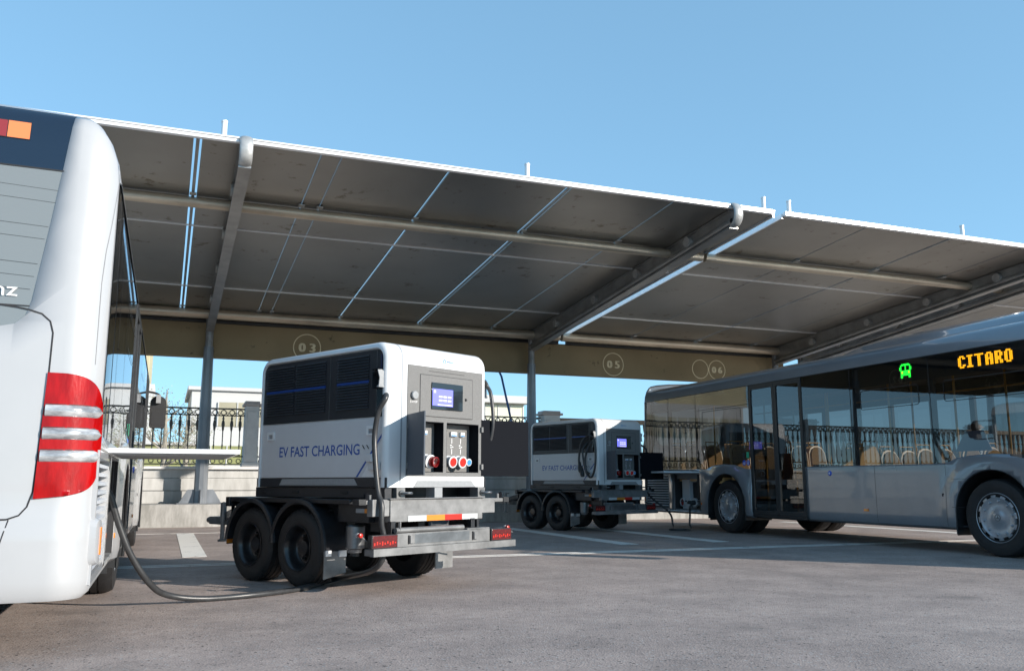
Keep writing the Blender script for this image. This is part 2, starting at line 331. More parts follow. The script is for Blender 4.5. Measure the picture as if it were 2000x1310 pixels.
def put_text(mb, s, h, o, ux, uy, m, width=None, align='LEFT', off=0):
    """cap height h; optional total width"""
    vs, fs = text_geo(s, 1, align, off)
    ys = [v.y for v in vs]; xs = [v.x for v in vs]
    y0 = min(0, 0); k = h/max(ys)
    kx = width/(max(xs)-min(xs)) if width else k
    o, ux, uy = Vector(o), Vector(ux), Vector(uy)
    x0 = min(xs) if align == 'LEFT' else 0
    mb.add([o+ux*((v.x-x0)*kx)+uy*(v.y*k) for v in vs], fs, m)
def rrect(x0, x1, y0, y1, r, n=6, rs=None):
    rs = rs or (r, r, r, r); P = []
    for (cx, cy, a0, rr) in ((x1-rs[0], y0+rs[0], -PI/2, rs[0]), (x1-rs[1], y1-rs[1], 0, rs[1]), (x0+rs[2], y1-rs[2], PI/2, rs[2]), (x0+rs[3], y0+rs[3], PI, rs[3])):
        for k in range(n+1):
            a = a0+PI/2*k/n; P.append((cx+rr*math.cos(a), cy+rr*math.sin(a)))
    return P
fXZ = lambda y0: (lambda u, v, w: (u, y0+w, v))
fYZ = lambda x0: (lambda u, v, w: (x0+w, u, v))
fXY = lambda z0: (lambda u, v, w: (u, v, z0+w))
def circle(cx, cy, r, n=32): return [(cx+r*math.cos(2*PI*k/n), cy+r*math.sin(2*PI*k/n)) for k in range(n)]
def spline(P, n=10):
    P = [Vector(p) for p in P]; out = []
    for i in range(len(P)-1):
        p0 = P[max(i-1, 0)]; p1 = P[i]; p2 = P[i+1]; p3 = P[min(i+2, len(P)-1)]
        for k in range(n):
            t = k/n; out.append(.5*((2*p1)+(p2-p0)*t+(2*p0-5*p1+4*p2-p3)*t*t+(3*p1-p0-3*p2+p3)*t**3))
    out.append(P[-1]); return out
# ------------------------------------------------------------------ ground
g = MB(); g.add([(-900, -900, 0), (900, -900, 0), (900, 900, 0), (-900, 900, 0)], [(0, 1, 2, 3)], 'asphalt')
go = g.build('ground', smooth=0); tag(go, kind='structure')
def marking(name, x0, x1, y0, y1, label, group=None, mt='wornpaint', z=.004):
    b = MB(); b.box(x0, x1, y0, y1, z-.003, z, mt); o = b.build(name, smooth=0); tag(o, kind='structure'); return o
for x in (-7.6, .43, 6.82, 8.5, 14.2, 17.9): marking('road_marking', x-.15, x+.15, 12.35, 18.05, '')
marking('road_marking', -12, 40, 11.02, 11.08, ''); marking('road_marking', -12, 40, 11.19, 11.25, '')
marking('road_marking', -6, 3, 18.06, 18.12, '')
# plinth, wall, fascia
b = MB(); b.box(-40, 60, 20.55, 22.2, -.2, .485, 'plinth'); o = b.build('concrete_plinth', bevel=.02)
tag(o, 'long low concrete plinth under the canopy posts, foot of the wall', 'plinth')
b = MB(); b.box(-40, 60, 21.55, 22.2, .485, .76, 'wall'); b.box(-40, 60, 21.58, 22.2, .772, 1.04, 'wall'); b.box(-40, 60, 21.6, 22.2, 1.052, 1.25, 'wall')
b.box(-40, 60, 21.62, 22.18, .70, 1.2, 'wall'); b.box(-40, 60, 21.5, 22.2, 1.25, 1.315, 'stone')
o = b.build('boundary_wall', bevel=.012); tag(o, 'pale weathered low wall with horizontal grooves below the railing', 'wall')
# piers + railings
SEC = 7.78; PX = [1.86+SEC*k for k in range(-3, 6)]
pb = MB(); pb.box(-.16, .16, -.2, .2, 1.316, 2.74, 'stone'); pb.box(-.12, .12, -.215, .215, 1.45, 2.62, 'stone'); pb.box(-.21, .21, -.24, .24, 2.74, 2.80, 'capstone'); pb.box(-.17, .17, -.2, .2, 2.80, 2.86, 'capstone'); pb.box(-.19, .19, -.22, .22, 1.317, 1.42, 'stone')
pier0 = pb.build('railing_pier', bevel=.012)
PL = ['pale stone pier far behind the near white bus', 'pale stone pier left of the near bus, third from the left', 'pale stone pier beyond the near bus', 'pale stone pier between iron railing and the near charging trailer', 'pale stone pier with pinkish cap above the second charging trailer', 'stone pier behind the middle windows of the far bus', 'stone pier behind the front of the far bus', 'stone pier beyond the far bus', 'last stone pier far beyond the right frame edge']
for i, x in enumerate(PX):
    o = pier0 if i == 0 else copy_tree(pier0)
    o.location = (x, 21.82, 0); tag(o, PL[i], 'pier', 'stone piers along the railing')
    if i in (4,): o.scale = (1.5, 1, 1)
def bal_profile(fat):
    if fat: return [(.05, 1.40), (.05, 1.46), (.03, 1.49), (.055, 1.60), (.085, 1.78), (.075, 1.93), (.04, 2.10), (.03, 2.20), (.055, 2.25), (.03, 2.30), (.05, 2.40), (.06, 2.5), (.06, 2.56)]
    return [(.028, 1.58), (.03, 1.62), (.014, 1.66), (.012, 1.78), (.02, 1.81), (.012, 1.84), (.013, 2.14), (.024, 2.18), (.03, 2.24), (.04, 2.30), (.032, 2.37), (.016, 2.41), (.03, 2.44), (.016, 2.47), (.02, 2.52)]
def bal_mesh(fat):
    b = MB(); mt = 'tanstone' if fat else 'iron'
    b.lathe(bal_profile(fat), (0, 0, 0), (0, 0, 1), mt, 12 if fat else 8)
    if not fat:
        b.ring(circle(0, 2.585, .068, 14), circle(0, 2.585, .046, 14), fXZ(-.012), 0, .024, mt)
        b.ring(circle(.09, 2.56, .034, 10), circle(.09, 2.56, .018, 10), fXZ(-.012), 0, .024, mt)
        b.ring(circle(0, 1.45, .06, 12), circle(0, 1.45, .04, 12), fXZ(-.012), 0, .024, mt)
    me = b.build('tmp', smooth=50); d = me.data; bpy.data.objects.remove(me); return d
BM = [bal_mesh(False), bal_mesh(True)]
RL = ['railing section left of everything behind the near white bus', 'second ornate railing section hidden by the near white bus', 'ornate cast iron railing seen left of the near charging trailer', 'ornate cast iron railing behind the near charging trailer', 'stone balustrade seen through the rear windows of the far bus', 'stone balustrade behind the far bus front', 'stone balustrade right of the far bus', 'farthest stone balustrade to the right']
for i in range(len(PX)-1):
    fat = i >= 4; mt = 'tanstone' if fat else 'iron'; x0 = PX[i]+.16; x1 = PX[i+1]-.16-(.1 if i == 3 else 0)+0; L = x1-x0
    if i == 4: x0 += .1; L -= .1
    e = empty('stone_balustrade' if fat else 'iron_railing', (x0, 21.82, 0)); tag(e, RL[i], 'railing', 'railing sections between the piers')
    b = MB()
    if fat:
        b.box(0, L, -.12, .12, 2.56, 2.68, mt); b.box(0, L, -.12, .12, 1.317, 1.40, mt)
    else:
        b.box(0, L, -.03, .03, 2.655, 2.69, mt); b.box(0, L, -.02, .02, 2.50, 2.525, mt); b.box(0, L, -.02, .02, 1.54, 1.575, mt); b.box(0, L, -.02, .02, 1.36, 1.385, mt)
    b.build('rail', e, bevel=.006)
    sp = .215 if fat else .187; n = int(L/sp)
    for k in range(n):
        o = bpy.data.objects.new('baluster', BM[1 if fat else 0]); C.objects.link(o); o.parent = e; o.location = ((k+.5)*L/n, 0, 0)
# fascia beam with bay numbers
fe = empty('fascia_beam', (0, 21.1, 3.79)); tag(fe, 'long brown stained concrete beam with painted bay numbers under the canopy', 'beam')
b = MB(); b.box(-26, 16.95, 0, .25, 0, .82, 'fascia'); b.build('beam_body', fe, bevel=.012)
def bay_mark(x, txt, r):
    b = MB()
    b.ring(circle(x, .345, r, 40), circle(x, .345, r-.022, 40), fXZ(-.004), 0, .006, 'fasciamark')
    if txt:
        vs, fs = text_geo(txt, 1); xs = [v.x for v in vs]; ys = [v.y for v in vs]
        w = r*1.12; h = r*.62; mx = (min(xs)+max(xs))/2
        # bold stencil look: several offset copies
        for dx in (-.018, 0, .018):
            b.add([(x+dx+(v.x-mx)/(max(xs)-min(xs))*w, -.005-.0006*(dx+.014)/.014, .345-h/2+v.y/max(ys)*h) for v in vs], fs, 'fasciamark')
    o = b.build('bay_number' if txt else 'painted_ring', fe, smooth=0); return o
for x, tx, r in ((-5.2, '0 1', .33), (-1.1, '0 2', .33), (3.0, '0 3', .33), (11.25, '0 5', .32), (14.04, None, .275), (14.6, '0 6', .285)): bay_mark(x, tx, r)
# ------------------------------------------------------------------ canopies
S = .0759
def rz(y): return 4.85+(20.9-y)*S
def sloped(b, x0, x1, y0, y1, dz0, dz1, m):   # slab following the roof slope; dz relative to the underside
    vs = []
    for dz in (dz0, dz1):
        vs += [(x0, y0, rz(y0)+dz), (x1, y0, rz(y0)+dz), (x1, y1, rz(y1)+dz), (x0, y1, rz(y1)+dz)]
    b.add(vs, [(0,3,2,1),(4,5,6,7),(0,1,5,4),(1,2,6,5),(2,3,7,6),(3,0,4,7)], m)
def canopy(x0, x1, cols, beams, posts, pegs, gaps, label):
    e = empty('canopy', ((x0+x1)/2, 20.9, 0)); ox = (x0+x1)/2
    tag(e, label, 'canopy', 'steel canopies over the parking bays')
    def fin(b, name, **k):
        b.v = [(v[0]-ox, v[1]-20.9, v[2]) for v in b.v]; return b.build(name, e, **k)
    rows = [(12.0, 15.34), (15.36, 18.99), (19.01, 21.35)]
    for i in range(len(cols)-1):
        ga = gaps.get(i, .012); gb = gaps.get(i+1, .012)
        for (ya, yb) in rows:
            b = MB(); sloped(b, cols[i]+ga, cols[i+1]-gb, ya, yb, 0, .035, 'roofunder'); fin(b, 'roof_panel', smooth=0)
    for i, gp in gaps.items():
        if gp > .02 and 0 < i < len(cols)-1:
            b = MB(); sloped(b, cols[i]-gp*.42, cols[i]+gp*.42, 12.0, 20.9, -.012, .02, 'beam'); fin(b, 'joint_bar', smooth=0)
    for y in (15.35, 19.0):
        b = MB(); sloped(b, x0+.05, x1-.05, y-.022, y+.022, -.022, -.002, 'alu'); fin(b, 'seam_bar', smooth=0)
    for i in range(1, len(cols)-1):
        for yb_ in (20.55, 13.9):
            b = MB(); sloped(b, cols[i]-.05, cols[i]+.05, yb_-.05, yb_+.05, -.035, -.021, 'galvlight'); fin(b, 'clamp', smooth=0)
    b = MB(); sloped(b, x0, x1, 11.93, 11.997, .0, .078, 'trim'); sloped(b, x0, x1, 11.91, 11.93, .045, .06, 'trim'); fin(b, 'edge_trim', bevel=.006)
    b = MB(); sloped(b, x0-.03, x0-.002, 12.0, 21.35, -.03, .05, 'alu'); fin(b, 'side_trim', smooth=0)
    b = MB(); sloped(b, x1+.002, x1+.03, 12.0, 21.35, -.03, .05, 'alu'); fin(b, 'side_trim', smooth=0)
    b = MB(); b.tube([(x0-.25, 14.05, 5.265), (x1-.1, 14.05, 5.265)], .085, 'pipe', 20); fin(b, 'front_pipe')
    b = MB(); b.tube([(x0-.25, 20.75, 4.735), (x1-.1, 20.75, 4.735)], .115, 'pipe', 20); fin(b, 'rear_pipe')
    b = MB(); sloped(b, x0, x1, 21.0, 21.08, -.26, -.03, 'blackplastic'); fin(b, 'gutter', bevel=.01)
    for bx in beams:
        b = MB(); top = lambda y: rz(y)-.004
        Y0, Y1 = 11.98, 20.95
        zb = lambda y: top(y)-(.30+.19*(y-Y0)/(Y1-Y0))
        # web
        pl = [(Y0, zb(Y0)), (Y1, zb(Y1)), (Y1, top(Y1)), (Y0, top(Y0))]
        b.prism(pl, fYZ(bx), -.02, .02, 'beam')
        n = 24
        # flanges: bottom rounded flange and top flange
        for fz, wd, th in ((zb, .085, .03), (lambda y: top(y)-.012, .085, .012)):
            b.obox((bx-wd, Y0, fz(Y0)-th), (2*wd, 0, 0), (0, Y1-Y0, fz(Y1)-fz(Y0)), (0, 0, th), 'beam')
        # lower half-round cover along the bottom of the beam
        for sgn in (-1, 1):
            prof = [(sgn*(.02+.055*math.sin(a)), -.0+.07*(1-math.cos(a))*.9) for a in [PI*k/8 for k in range(9)]]
            vs = []; 
            for (yy) in (Y0, Y1):
                for px_, pz_ in prof: vs.append((bx+px_, yy, zb(yy)+.03+pz_*1.0))
            k = len(prof); fs = [((i, i+1, k+i+1, k+i) if sgn > 0 else (i+1, i, k+i, k+i+1)) for i in range(k-1)]
            b.add(vs, fs, 'beam')
        fin(b, 'beam')
        for yh in (13.3, 15.2, 17.1, 19.2):
            zc = (top(yh)+zb(yh))/2+.03; r = .095
            h = MB(); h.lathe([(0.0, -.10), (r, -.10), (r, .10), (0.0, .10)], (bx, yh, zc), (1, 0, 0), 'galvlight', 22); fin(h, 'beam_sleeve')
        # rounded bright nose
        h = MB(); zc = rz(12)-.10; pts = []
        for k in range(13):
            a = PI/2+PI*k/12; pts.append((11.98+.21*math.cos(a)*.9, zc+.215*math.sin(a)))
        inn = [(11.98+(p[0]-11.98)*.86, zc+(p[1]-zc)*.9) for p in pts]
        q_ = len(pts)
        for k in range(q_-1):
            pass
        vs = []; cr = 8
        for (yy, zz_) in pts:       # rounded cross-section across the beam width
            cy_, cz_ = 11.98, zc; rr_ = math.hypot(yy-cy_, zz_-cz_); ux_, uz_ = (yy-cy_)/rr_, (zz_-cz_)/rr_
            for j in range(cr+1):
                a_ = PI*j/cr; d_ = -.035*(1-math.sin(a_)); vs.append((bx-.088*math.cos(a_), yy+ux_*d_, zz_+uz_*d_))
        h.add(vs, [(i*(cr+1)+j, i*(cr+1)+j+1, (i+1)*(cr+1)+j+1, (i+1)*(cr+1)+j) for i in range(q_-1) for j in range(cr)], 'galvlight')
        h.prism(inn, fYZ(bx), -.02, .02, 'beam'); fin(h, 'beam_nose')
    for px_ in posts:
        h = MB(); zt = rz(20.85)-.30
        h.tube([(px_, 20.92, .486), (px_, 20.92, 2.2), (px_, 20.9, zt-.55)], [.148, .13, .108], 'pole', 10)
        h.tube([(px_, 20.9, zt-.55), (px_, 20.9, zt+.10)], .085, 'galv', 10)
        fin(h, 'post', smooth=30)
        h = MB()
        for sg in (-1, 1):
            h.prism([(px_+sg*.11, .50), (px_+sg*.46, .50), (px_+sg*.42, .55), (px_+sg*.27, .80), (px_+sg*.11, .80)], fXZ(20.90), 0, .035, 'pole')
            h.prism([(20.92+sg*.11, .50), (20.92+sg*.33, .50), (20.92+sg*.2, .80), (20.92+sg*.11, .80)], fYZ(px_), -.015, .015, 'pole')
        h.box(px_-.5, px_+.5, 20.58, 21.26, .4865, .505, 'pole'); fin(h, 'base_plate', bevel=.004)
    for px_ in pegs:
        h = MB(); z0 = rz(12)+.0; h.lathe([(.0, 0), (.038, 0), (.038, .30), (.044, .30), (.044, .325), (0, .33)], (px_, 12.05, z0), (0, 0, 1), 'trim', 14); fin(h, 'peg')
    return e
canopy(-9.7, 9.57, [-9.7, -7.75, -5.8, -3.85, -1.9, .15, 1.80, 2.09, 3.69, 5.67, 7.57, 9.57], [-7.2, .77, 8.74], [-7.2, .77, 8.74], [-8.4, -4, .48, 4.98, 9.43],
       {5: .055, 6: .006, 7: .006, 8: .016, 9: .05, 10: .014}, 'near steel canopy section over the white bus and first charging trailer')
canopy(9.79, 16.93, [9.79, 11.63, 13.68, 15.55, 16.93], [16.49], [16.49], [9.97, 14.07], {1: .014, 2: .045, 3: .014}, 'middle steel canopy section over the far bus and second trailer')
canopy(17.1, 30.0, [17.1, 19.0, 21, 23, 25, 27, 30], [17.42, 25], [17.42, 25], [18.5, 23], {2: .03, 4: .03}, 'farthest steel canopy section beyond the roof of the far bus')
# ------------------------------------------------------------------ bus
BW = 1.275; R = .22; RF = .35; BL = 11.95; A = BW-R
a1 = A+R*PI/2
def P(u): return a1+(u-R)
a2 = P(BL-RF); a3 = a2+RF*PI/2; a4 = a3+(BW-RF)
def perim(p):
    s = 1 if p >= 0 else -1; q = abs(p)
    if q <= A: return s*q, 0., 0., -1.
    if q <= a1:
        an = (q-A)/R; return s*(A+R*math.sin(an)), R-R*math.cos(an), s*math.sin(an), -math.cos(an)
    if q <= a2: return s*BW, R+(q-a1), s*1., 0.
    if q <= a3:
        an = (q-a2)/RF; return s*(BW-RF+RF*math.cos(an)), BL-RF+RF*math.sin(an), s*math.cos(an), math.sin(an)
    return s*(BW-RF-(q-a3)), BL, 0., 1.
TP = [(.25, .315, .10), (.30, .318, .05), (.36, .35, .012), (.42, .42, 0), (2.745, 2.745, 0), (2.87, 2.862, .02), (2.97, 2.945, .06), (3.05, 2.995, .12), (3.13, 3.02, .19)]
def prof(t):
    t = min(max(t, .25), 3.13)
    for i in range(len(TP)-1):
        if t <= TP[i+1][0]:
            k = (t-TP[i][0])/(TP[i+1][0]-TP[i][0]); return TP[i][1]+k*(TP[i+1][1]-TP[i][1]), TP[i][2]+k*(TP[i+1][2]-TP[i][2])
    return TP[-1][1], TP[-1][2]
def sstep(x): x = min(1, max(0, x)); return x*x*(3-2*x)
ARC = (3.26, 9.17)
def BF(p, t, off=0.):
    x, y, nx, ny = perim(p); z, ins = prof(t)
    rear = max(0, -ny)
    z += rear*.11*sstep((t-2.75)/.3); ins *= (1-.45*rear)
    if rear > 0:
        y += rear*(.05*sstep((t-1.9)/1.1)) + rear*.03*(x/BW)**2
        off += .028*rear*sstep((.80-t)/.10)*1
    if t < 1.35 and abs(nx) > .9 and y > .4:
        for c in ARC:
            d = math.hypot(y-c, t-.52); off += .04*sstep((.92-d)/.22)
    k = off-ins
    return (x+nx*k, y+ny*k, z)
def clip(poly, ax, v, keep_gt):
    out = []; n = len(poly)
    for i in range(n):
        a, b_ = poly[i], poly[(i+1) % n]; ia = (a[ax] >= v) if keep_gt else (a[ax] <= v); ib = (b_[ax] >= v) if keep_gt else (b_[ax] <= v)
        if ia: out.append(a)
        if ia != ib:
            k = (v-a[ax])/(b_[ax]-a[ax]); q = [a[0]+k*(b_[0]-a[0]), a[1]+k*(b_[1]-a[1])]; q[ax] = v; out.append(tuple(q))
    return out
def area(p): return sum(p[i][0]*p[(i+1) % len(p)][1]-p[(i+1) % len(p)][0]*p[i][1] for i in range(len(p)))/2
def grid(a, b, step): 
    n = max(1, int(math.ceil((b-a)/step))); return [a+(b-a)*k/n for k in range(n+1)]
def patch(mb, poly, m, off=0., fine=False, mirror=False):
    poly = [tuple(q) for q in poly]
    if mirror: poly = [(-a, b_) for a, b_ in poly]
    if area(poly) < 0: poly = poly[::-1]
    xs = [q[0] for q in poly]; ts = [q[1] for q in poly]
    gx = set()
    for s in (1, -1):
        gx |= {s*v for v in grid(0, A, .3)+grid(A, a1, .045)+grid(a1, a2, .09 if fine else .6)+grid(a2, a3, .08)+grid(a3, a4, .3)}
    gt = set([q[0] for q in TP]) | set(grid(.42, 1.4, .07 if fine else .25)) | set(grid(1.4, 2.745, .25))
    gx = sorted(v for v in gx if min(xs) < v < max(xs)); gt = sorted(v for v in gt if min(ts) < v < max(ts))
    gx = [min(xs)]+gx+[max(xs)]; gt = [min(ts)]+gt+[max(ts)]
    for i in range(len(gx)-1):
        c = clip(clip(poly, 0, gx[i], True), 0, gx[i+1], False)
        if len(c) < 3: continue
        for j in range(len(gt)-1):
            d = clip(clip(c, 1, gt[j], True), 1, gt[j+1], False)
            e = []
            for q in d:
                if not e or math.dist(q, e[-1]) > 1e-6: e.append(q)
            if len(e) > 2 and math.dist(e[0], e[-1]) < 1e-6: e.pop()
            if len(e) < 3 or abs(area(e)) < 1e-7: continue
            mb.add([BF(q[0], q[1], off) for q in e], [tuple(range(len(e)))], m)
def ribbon(mb, pts, wd, m, off=.0016, closed=False, mirror=False):
    P2 = []
    pp = pts+[pts[0]] if closed else pts
    for i in range(len(pp)-1):
        a, b_ = pp[i], pp[i+1]; n = max(1, int(math.dist(a, b_)/.06))
        P2 += [(a[0]+(b_[0]-a[0])*k/n, a[1]+(b_[1]-a[1])*k/n) for k in range(n)]
    P2.append(pp[-1])
    if mirror: P2 = [(-a, b_) for a, b_ in P2][::-1]
    vs = []
    for i, q in enumerate(P2):
        a = P2[max(0, i-1)]; b_ = P2[min(len(P2)-1, i+1)]
        dx, dy = b_[0]-a[0], b_[1]-a[1]; l = math.hypot(dx, dy) or 1; nx, ny = -dy/l*wd/2, dx/l*wd/2
        vs += [BF(q[0]+nx, q[1]+ny, off), BF(q[0]-nx, q[1]-ny, off)]
    mb.add(vs, [(2*i+1, 2*i+3, 2*i+2, 2*i) for i in range(len(P2)-1)], m)
def arcpts(c, r, a0, a1_, n=18): return [(P(c+r*math.cos(a)), .52+r*math.sin(a)) for a in [a0+(a1_-a0)*k/n for k in range(n+1)]]
def archseg(u0, u1, c, top, ubase=.25):
    """lower side polygon with wheel arch; top = list of (u,t) from right to left"""
    r = .60; arc = arcpts(c, r, PI+.0, 0, 20)      # from left side over the top to right side
    return [(P(u0), ubase), (P(c-r), ubase)]+arc+[(P(c+r), ubase), (P(u1), ubase)]+[(P(u), t) for u, t in top]
def wheel_bus(parent, x, y, sgn, z=.5):
    r = .5; w_ = .29
    b = MB()
    pr = [(.29, 0), (.33, .0), (.36, .012), (.44, .014), (.475, .004), (.492, -.03), (.5, -.06)]
    pr += [(.5, -.10), (.488, -.103), (.488, -.113), (.5, -.116), (.5, -.165), (.488, -.168), (.488, -.178), (.5, -.181), (.5, -.23), (.49, -.26), (.46, -w_), (.30, -w_)]
    b.lathe([(q[0], q[1]) for q in pr], (x, y, z), (sgn, 0, 0), 'rubber', 64)
    wo = b.build('wheel', parent, smooth=40)
    b = MB()
    prr = [(.0, -.005), (.075, -.005), (.085, -.012), (.16, -.02), (.20, -.018), (.255, .0), (.262, .004)]
    b.lathe(prr, (x, y, z), (sgn, 0, 0), 'rim', 60)
    # slotted outer ring
    n = 12; ns = 5
    def ringpt(a, rr, h): return (x+sgn*h, y+rr*math.cos(a), z+rr*math.sin(a))
    for k in range(n):
        for j in range(ns*2):
            aa = 2*PI*(k+j/(ns*2))/n; ab = 2*PI*(k+(j+1)/(ns*2))/n
            if j < ns:   # solid
                q = [ringpt(aa, .262, .004), ringpt(ab, .262, .004), ringpt(ab, .305, -.006), ringpt(aa, .305, -.006)]
                b.add(q, [(0, 1, 2, 3)], 'rim')
            else:        # slot: thin strips at both rims
                q = [ringpt(aa, .262, .004), ringpt(ab, .262, .004), ringpt(ab, .268, -.02), ringpt(aa, .268, -.02)]
                b.add(q, [(0, 1, 2, 3)], 'rim')
    b.lathe([(.303, -.006), (.318, .004), (.326, -.004), (.33, -.03)], (x, y, z), (sgn, 0, 0), 'rim', 60)
    b.lathe([(.25, -.05), (.33, -.05)], (x, y, z), (sgn, 0, 0), 'blackplastic', 40)
    b.lathe([(0, -.06), (.3, -.06)], (x, y, z), (sgn, 0, 0), 'blackplastic', 24)
    for k in range(10):
        a = 2*PI*(k+.3)/10; b.lathe([(.0, .008), (.012, .008), (.016, -.0), (.018, -.03)], ringpt(a, .215, 0), (sgn, 0, 0), 'rim', 8)
    # hub emblem: three-pointed star in a ring
    e = MB(); yc = y
    e.ring([(q[0]+y, q[1]+z) for q in circle(0, 0, .045, 28)], [(q[0]+y, q[1]+z) for q in circle(0, 0, .038, 28)], lambda u, v, w_: (x+sgn*(w_-.003), u, v), 0, .004, 'galv')
    for k in range(3):
        a = PI/2+2*PI*k/3; tip = (y+.039*math.cos(a), z+.039*math.sin(a)); l = (y+.008*math.cos(a+PI/3), z+.008*math.sin(a+PI/3)); r_ = (y+.008*math.cos(a-PI/3), z+.008*math.sin(a-PI/3))
        e.add([(x+sgn*.0, *tip), (x+sgn*.0, *l), (x+sgn*.003, y, z), (x+sgn*.0, *r_)], [(0, 1, 2), (0, 2, 3)], 'galv')
    b.build('rim', wo, smooth=40); e.build('emblem', wo, smooth=0)
    return wo
FONT = {'C': ['01110','11011','11000','11000','11000','11011','01110'], 'I': ['1111','0110','0110','0110','0110','0110','1111'], 'T': ['111111','001100','001100','001100','001100','001100','001100'],
        'A': ['01110','11011','11011','11111','11011','11011','11011'], 'R': ['11110','11011','11011','11110','11110','11011','11011'], 'O': ['01110','11011','11011','11011','11011','11011','01110']}
def make_bus():
    e = empty('city_bus')
    # --- body panels
    b = MB()
    GE = [(1.005, 3.13), (.995, 3.0), (.965, 2.74), (.925, 2.37), (.875, 1.96), (.85, 1.87), (.80, 1.82), (.72, 1.80), (0, 1.80)]
    pr1 = 1.335
    for mir in (False, True):
        patch(b, [(0, .25), (pr1, .25), (pr1, 3.13)]+GE, 'paint', mirror=mir, fine=True)
    U0 = pr1-a1+R
    # right side lower
    patch(b, [(pr1, .25), (P(2.34), .25), (P(2.34), .385), (pr1, .385)], 'paint', fine=True)
    patch(b, [(pr1, 1.135), (P(2.34), 1.135), (P(2.34), 1.215), (pr1, 1.215)], 'paint')
    patch(b, [(P(1.17), .385), (P(1.38), .385), (P(1.38), 1.135), (P(1.17), 1.135)], 'paint')
    patch(b, archseg(2.34, 4.05, ARC[0], [(4.05, 1.20), (3.86, 1.205), (3.74, 1.24), (3.55, 1.285), (3.2, 1.30), (2.9, 1.29), (2.75, 1.26), (2.6, 1.215), (2.34, 1.215)]), 'paint', fine=True)
    patch(b, archseg(5.52, 10.15, ARC[1], [(10.15, 1.215), (9.95, 1.25), (9.7, 1.30), (9.2, 1.325), (8.85, 1.31), (8.62, 1.28), (8.45, 1.22), (8.3, 1.21), (5.52, 1.215)]), 'paint', fine=True)
    patch(b, [(P(11.45), .25), (a3, .25), (a3, 1.0), (P(11.45), 1.0)], 'paint')
    # left side lower
    def left(seg): patch(b, seg, 'paint', fine=True, mirror=True)
    left(archseg(U0, 6.0, ARC[0], [(6.0, 1.215), (3.86, 1.215), (3.55, 1.285), (3.2, 1.30), (2.9, 1.29), (2.6, 1.215), (U0, 1.215)]))
    left(archseg(6.0, 11.45, ARC[1], [(11.45, 1.215), (9.95, 1.25), (9.2, 1.32), (8.45, 1.22), (6.0, 1.215)]))
    left([(P(11.45), .25), (a3, .25), (a3, 1.0), (P(11.45), 1.0)])
    patch(b, [(a3, .25), (a4, .25), (a4, .95), (a3, 1.0)], 'paint'); patch(b, [(a3, .25), (a4, .25), (a4, .95), (a3, 1.0)], 'paint', mirror=True)
    bo = b.build('body', e, smooth=40, solid=.02)
    # --- roof
    b = MB()
    for mir in (False, True):
        patch(b, [(pr1, 2.745), (a4, 2.745), (a4, 3.13), (pr1, 3.13)], 'paint', mirror=mir)
    ps = sorted(set([-v for v in grid(0, A, .3)+grid(A, a1, .045)+grid(a1, a2, 1.2)+grid(a2, a3, .08)+grid(a3, a4, .3)]+[v for v in grid(0, A, .3)+grid(A, a1, .045)+grid(a1, a2, 1.2)+grid(a2, a3, .08)+grid(a3, a4, .3)]))
    ring0 = [BF(p, 3.13) for p in ps]; n = len(ring0); rows = []
    for k, dz in ((0, 0), (.12, .028), (.35, .05), (.8, .06)):
        rows.append([(q[0]*(1-k), BL/2+(q[1]-BL/2)*(1-.06*k), q[2]+dz if k else q[2]) for q in ring0])
    vs = [q for r_ in rows for q in r_]; fs = []
    for j in range(len(rows)-1):
        for i in range(n-1): fs.append((j*n+i, j*n+i+1, (j+1)*n+i+1, (j+1)*n+i))
    fs.append(tuple((len(rows)-1)*n+i for i in range(n)))
    b.add(vs, fs, 'paint')
    ro = b.build('roof', e, smooth=50)
    b = MB()
    for (y0, y1, x, h) in ((5.6, 10.4, .78, .22),):
        lo = rrect(-x, x, y0, y1, .3); mid = rrect(-x+.1, x-.1, y0+.5, y1-.3, .3); hi = rrect(-x+.25, x-.25, y0+1.0, y1-.6, .25)
        k = len(lo); zb_ = 3.045
        vs = [(*q, zb_) for q in lo]+[(*q, zb_+h*.6) for q in mid]+[(*q, zb_+h) for q in hi]
        fs = [(j*k+i, j*k+(i+1) % k, (j+1)*k+(i+1) % k, (j+1)*k+i) for j in range(2) for i in range(k)]+[tuple(2*k+i for i in range(k))]
        b.add(vs, fs, 'paint')
    b.build('roof_unit', ro, smooth=45)
    # --- rear glass
    b = MB(); o_ = -.003
    up_ = [(0, 2.748), (.972, 2.748), (1.0, 3.0), (1.012, 3.13), (0, 3.13)]
    for mir in (False, True): patch(b, up_, 'bglass_top', o_, mirror=mir)
    b.build('rear_fairing', e, smooth=40)
    b = MB()
    lo = [(0, 1.80), (.72, 1.795), (.80, 1.815), (.86, 1.87), (.885, 1.96), (.935, 2.37), (.972, 2.74), (0, 2.74)]
    for mir in (False, True): patch(b, lo, 'bglass_rear', o_, mirror=mir)
    rg = b.build('rear_window', e, smooth=40)
    b = MB(); ribbon(b, [(-.972, 2.744), (0, 2.744), (.972, 2.744)], .008, 'seam', .001); ribbon(b, [(-.88, 1.925), (0, 1.925), (.865, 1.925)], .006, 'seam', .001)
    for k in range(9):
        t = 2.02+.075*k
        if k not in (3, 6): ribbon(b, [(-.86-.02*k, t+.0), (0, t+.035), (.86+.012*k, t)], .0022, 'seam', -.002)
    b.build('heating_wires', rg, smooth=0)
    b = MB(); put_text(b, 'Mercedes-Benz', .075, (.80-.86, -.004, 1.975), (1, 0, .0), (0, 0, 1), 'whitemark', .86)
    b.v = [(v[0], .0035+BF(v[0], 2.0)[1]-.01, v[2]) for v in b.v]
    b.build('lettering', rg, smooth=0)
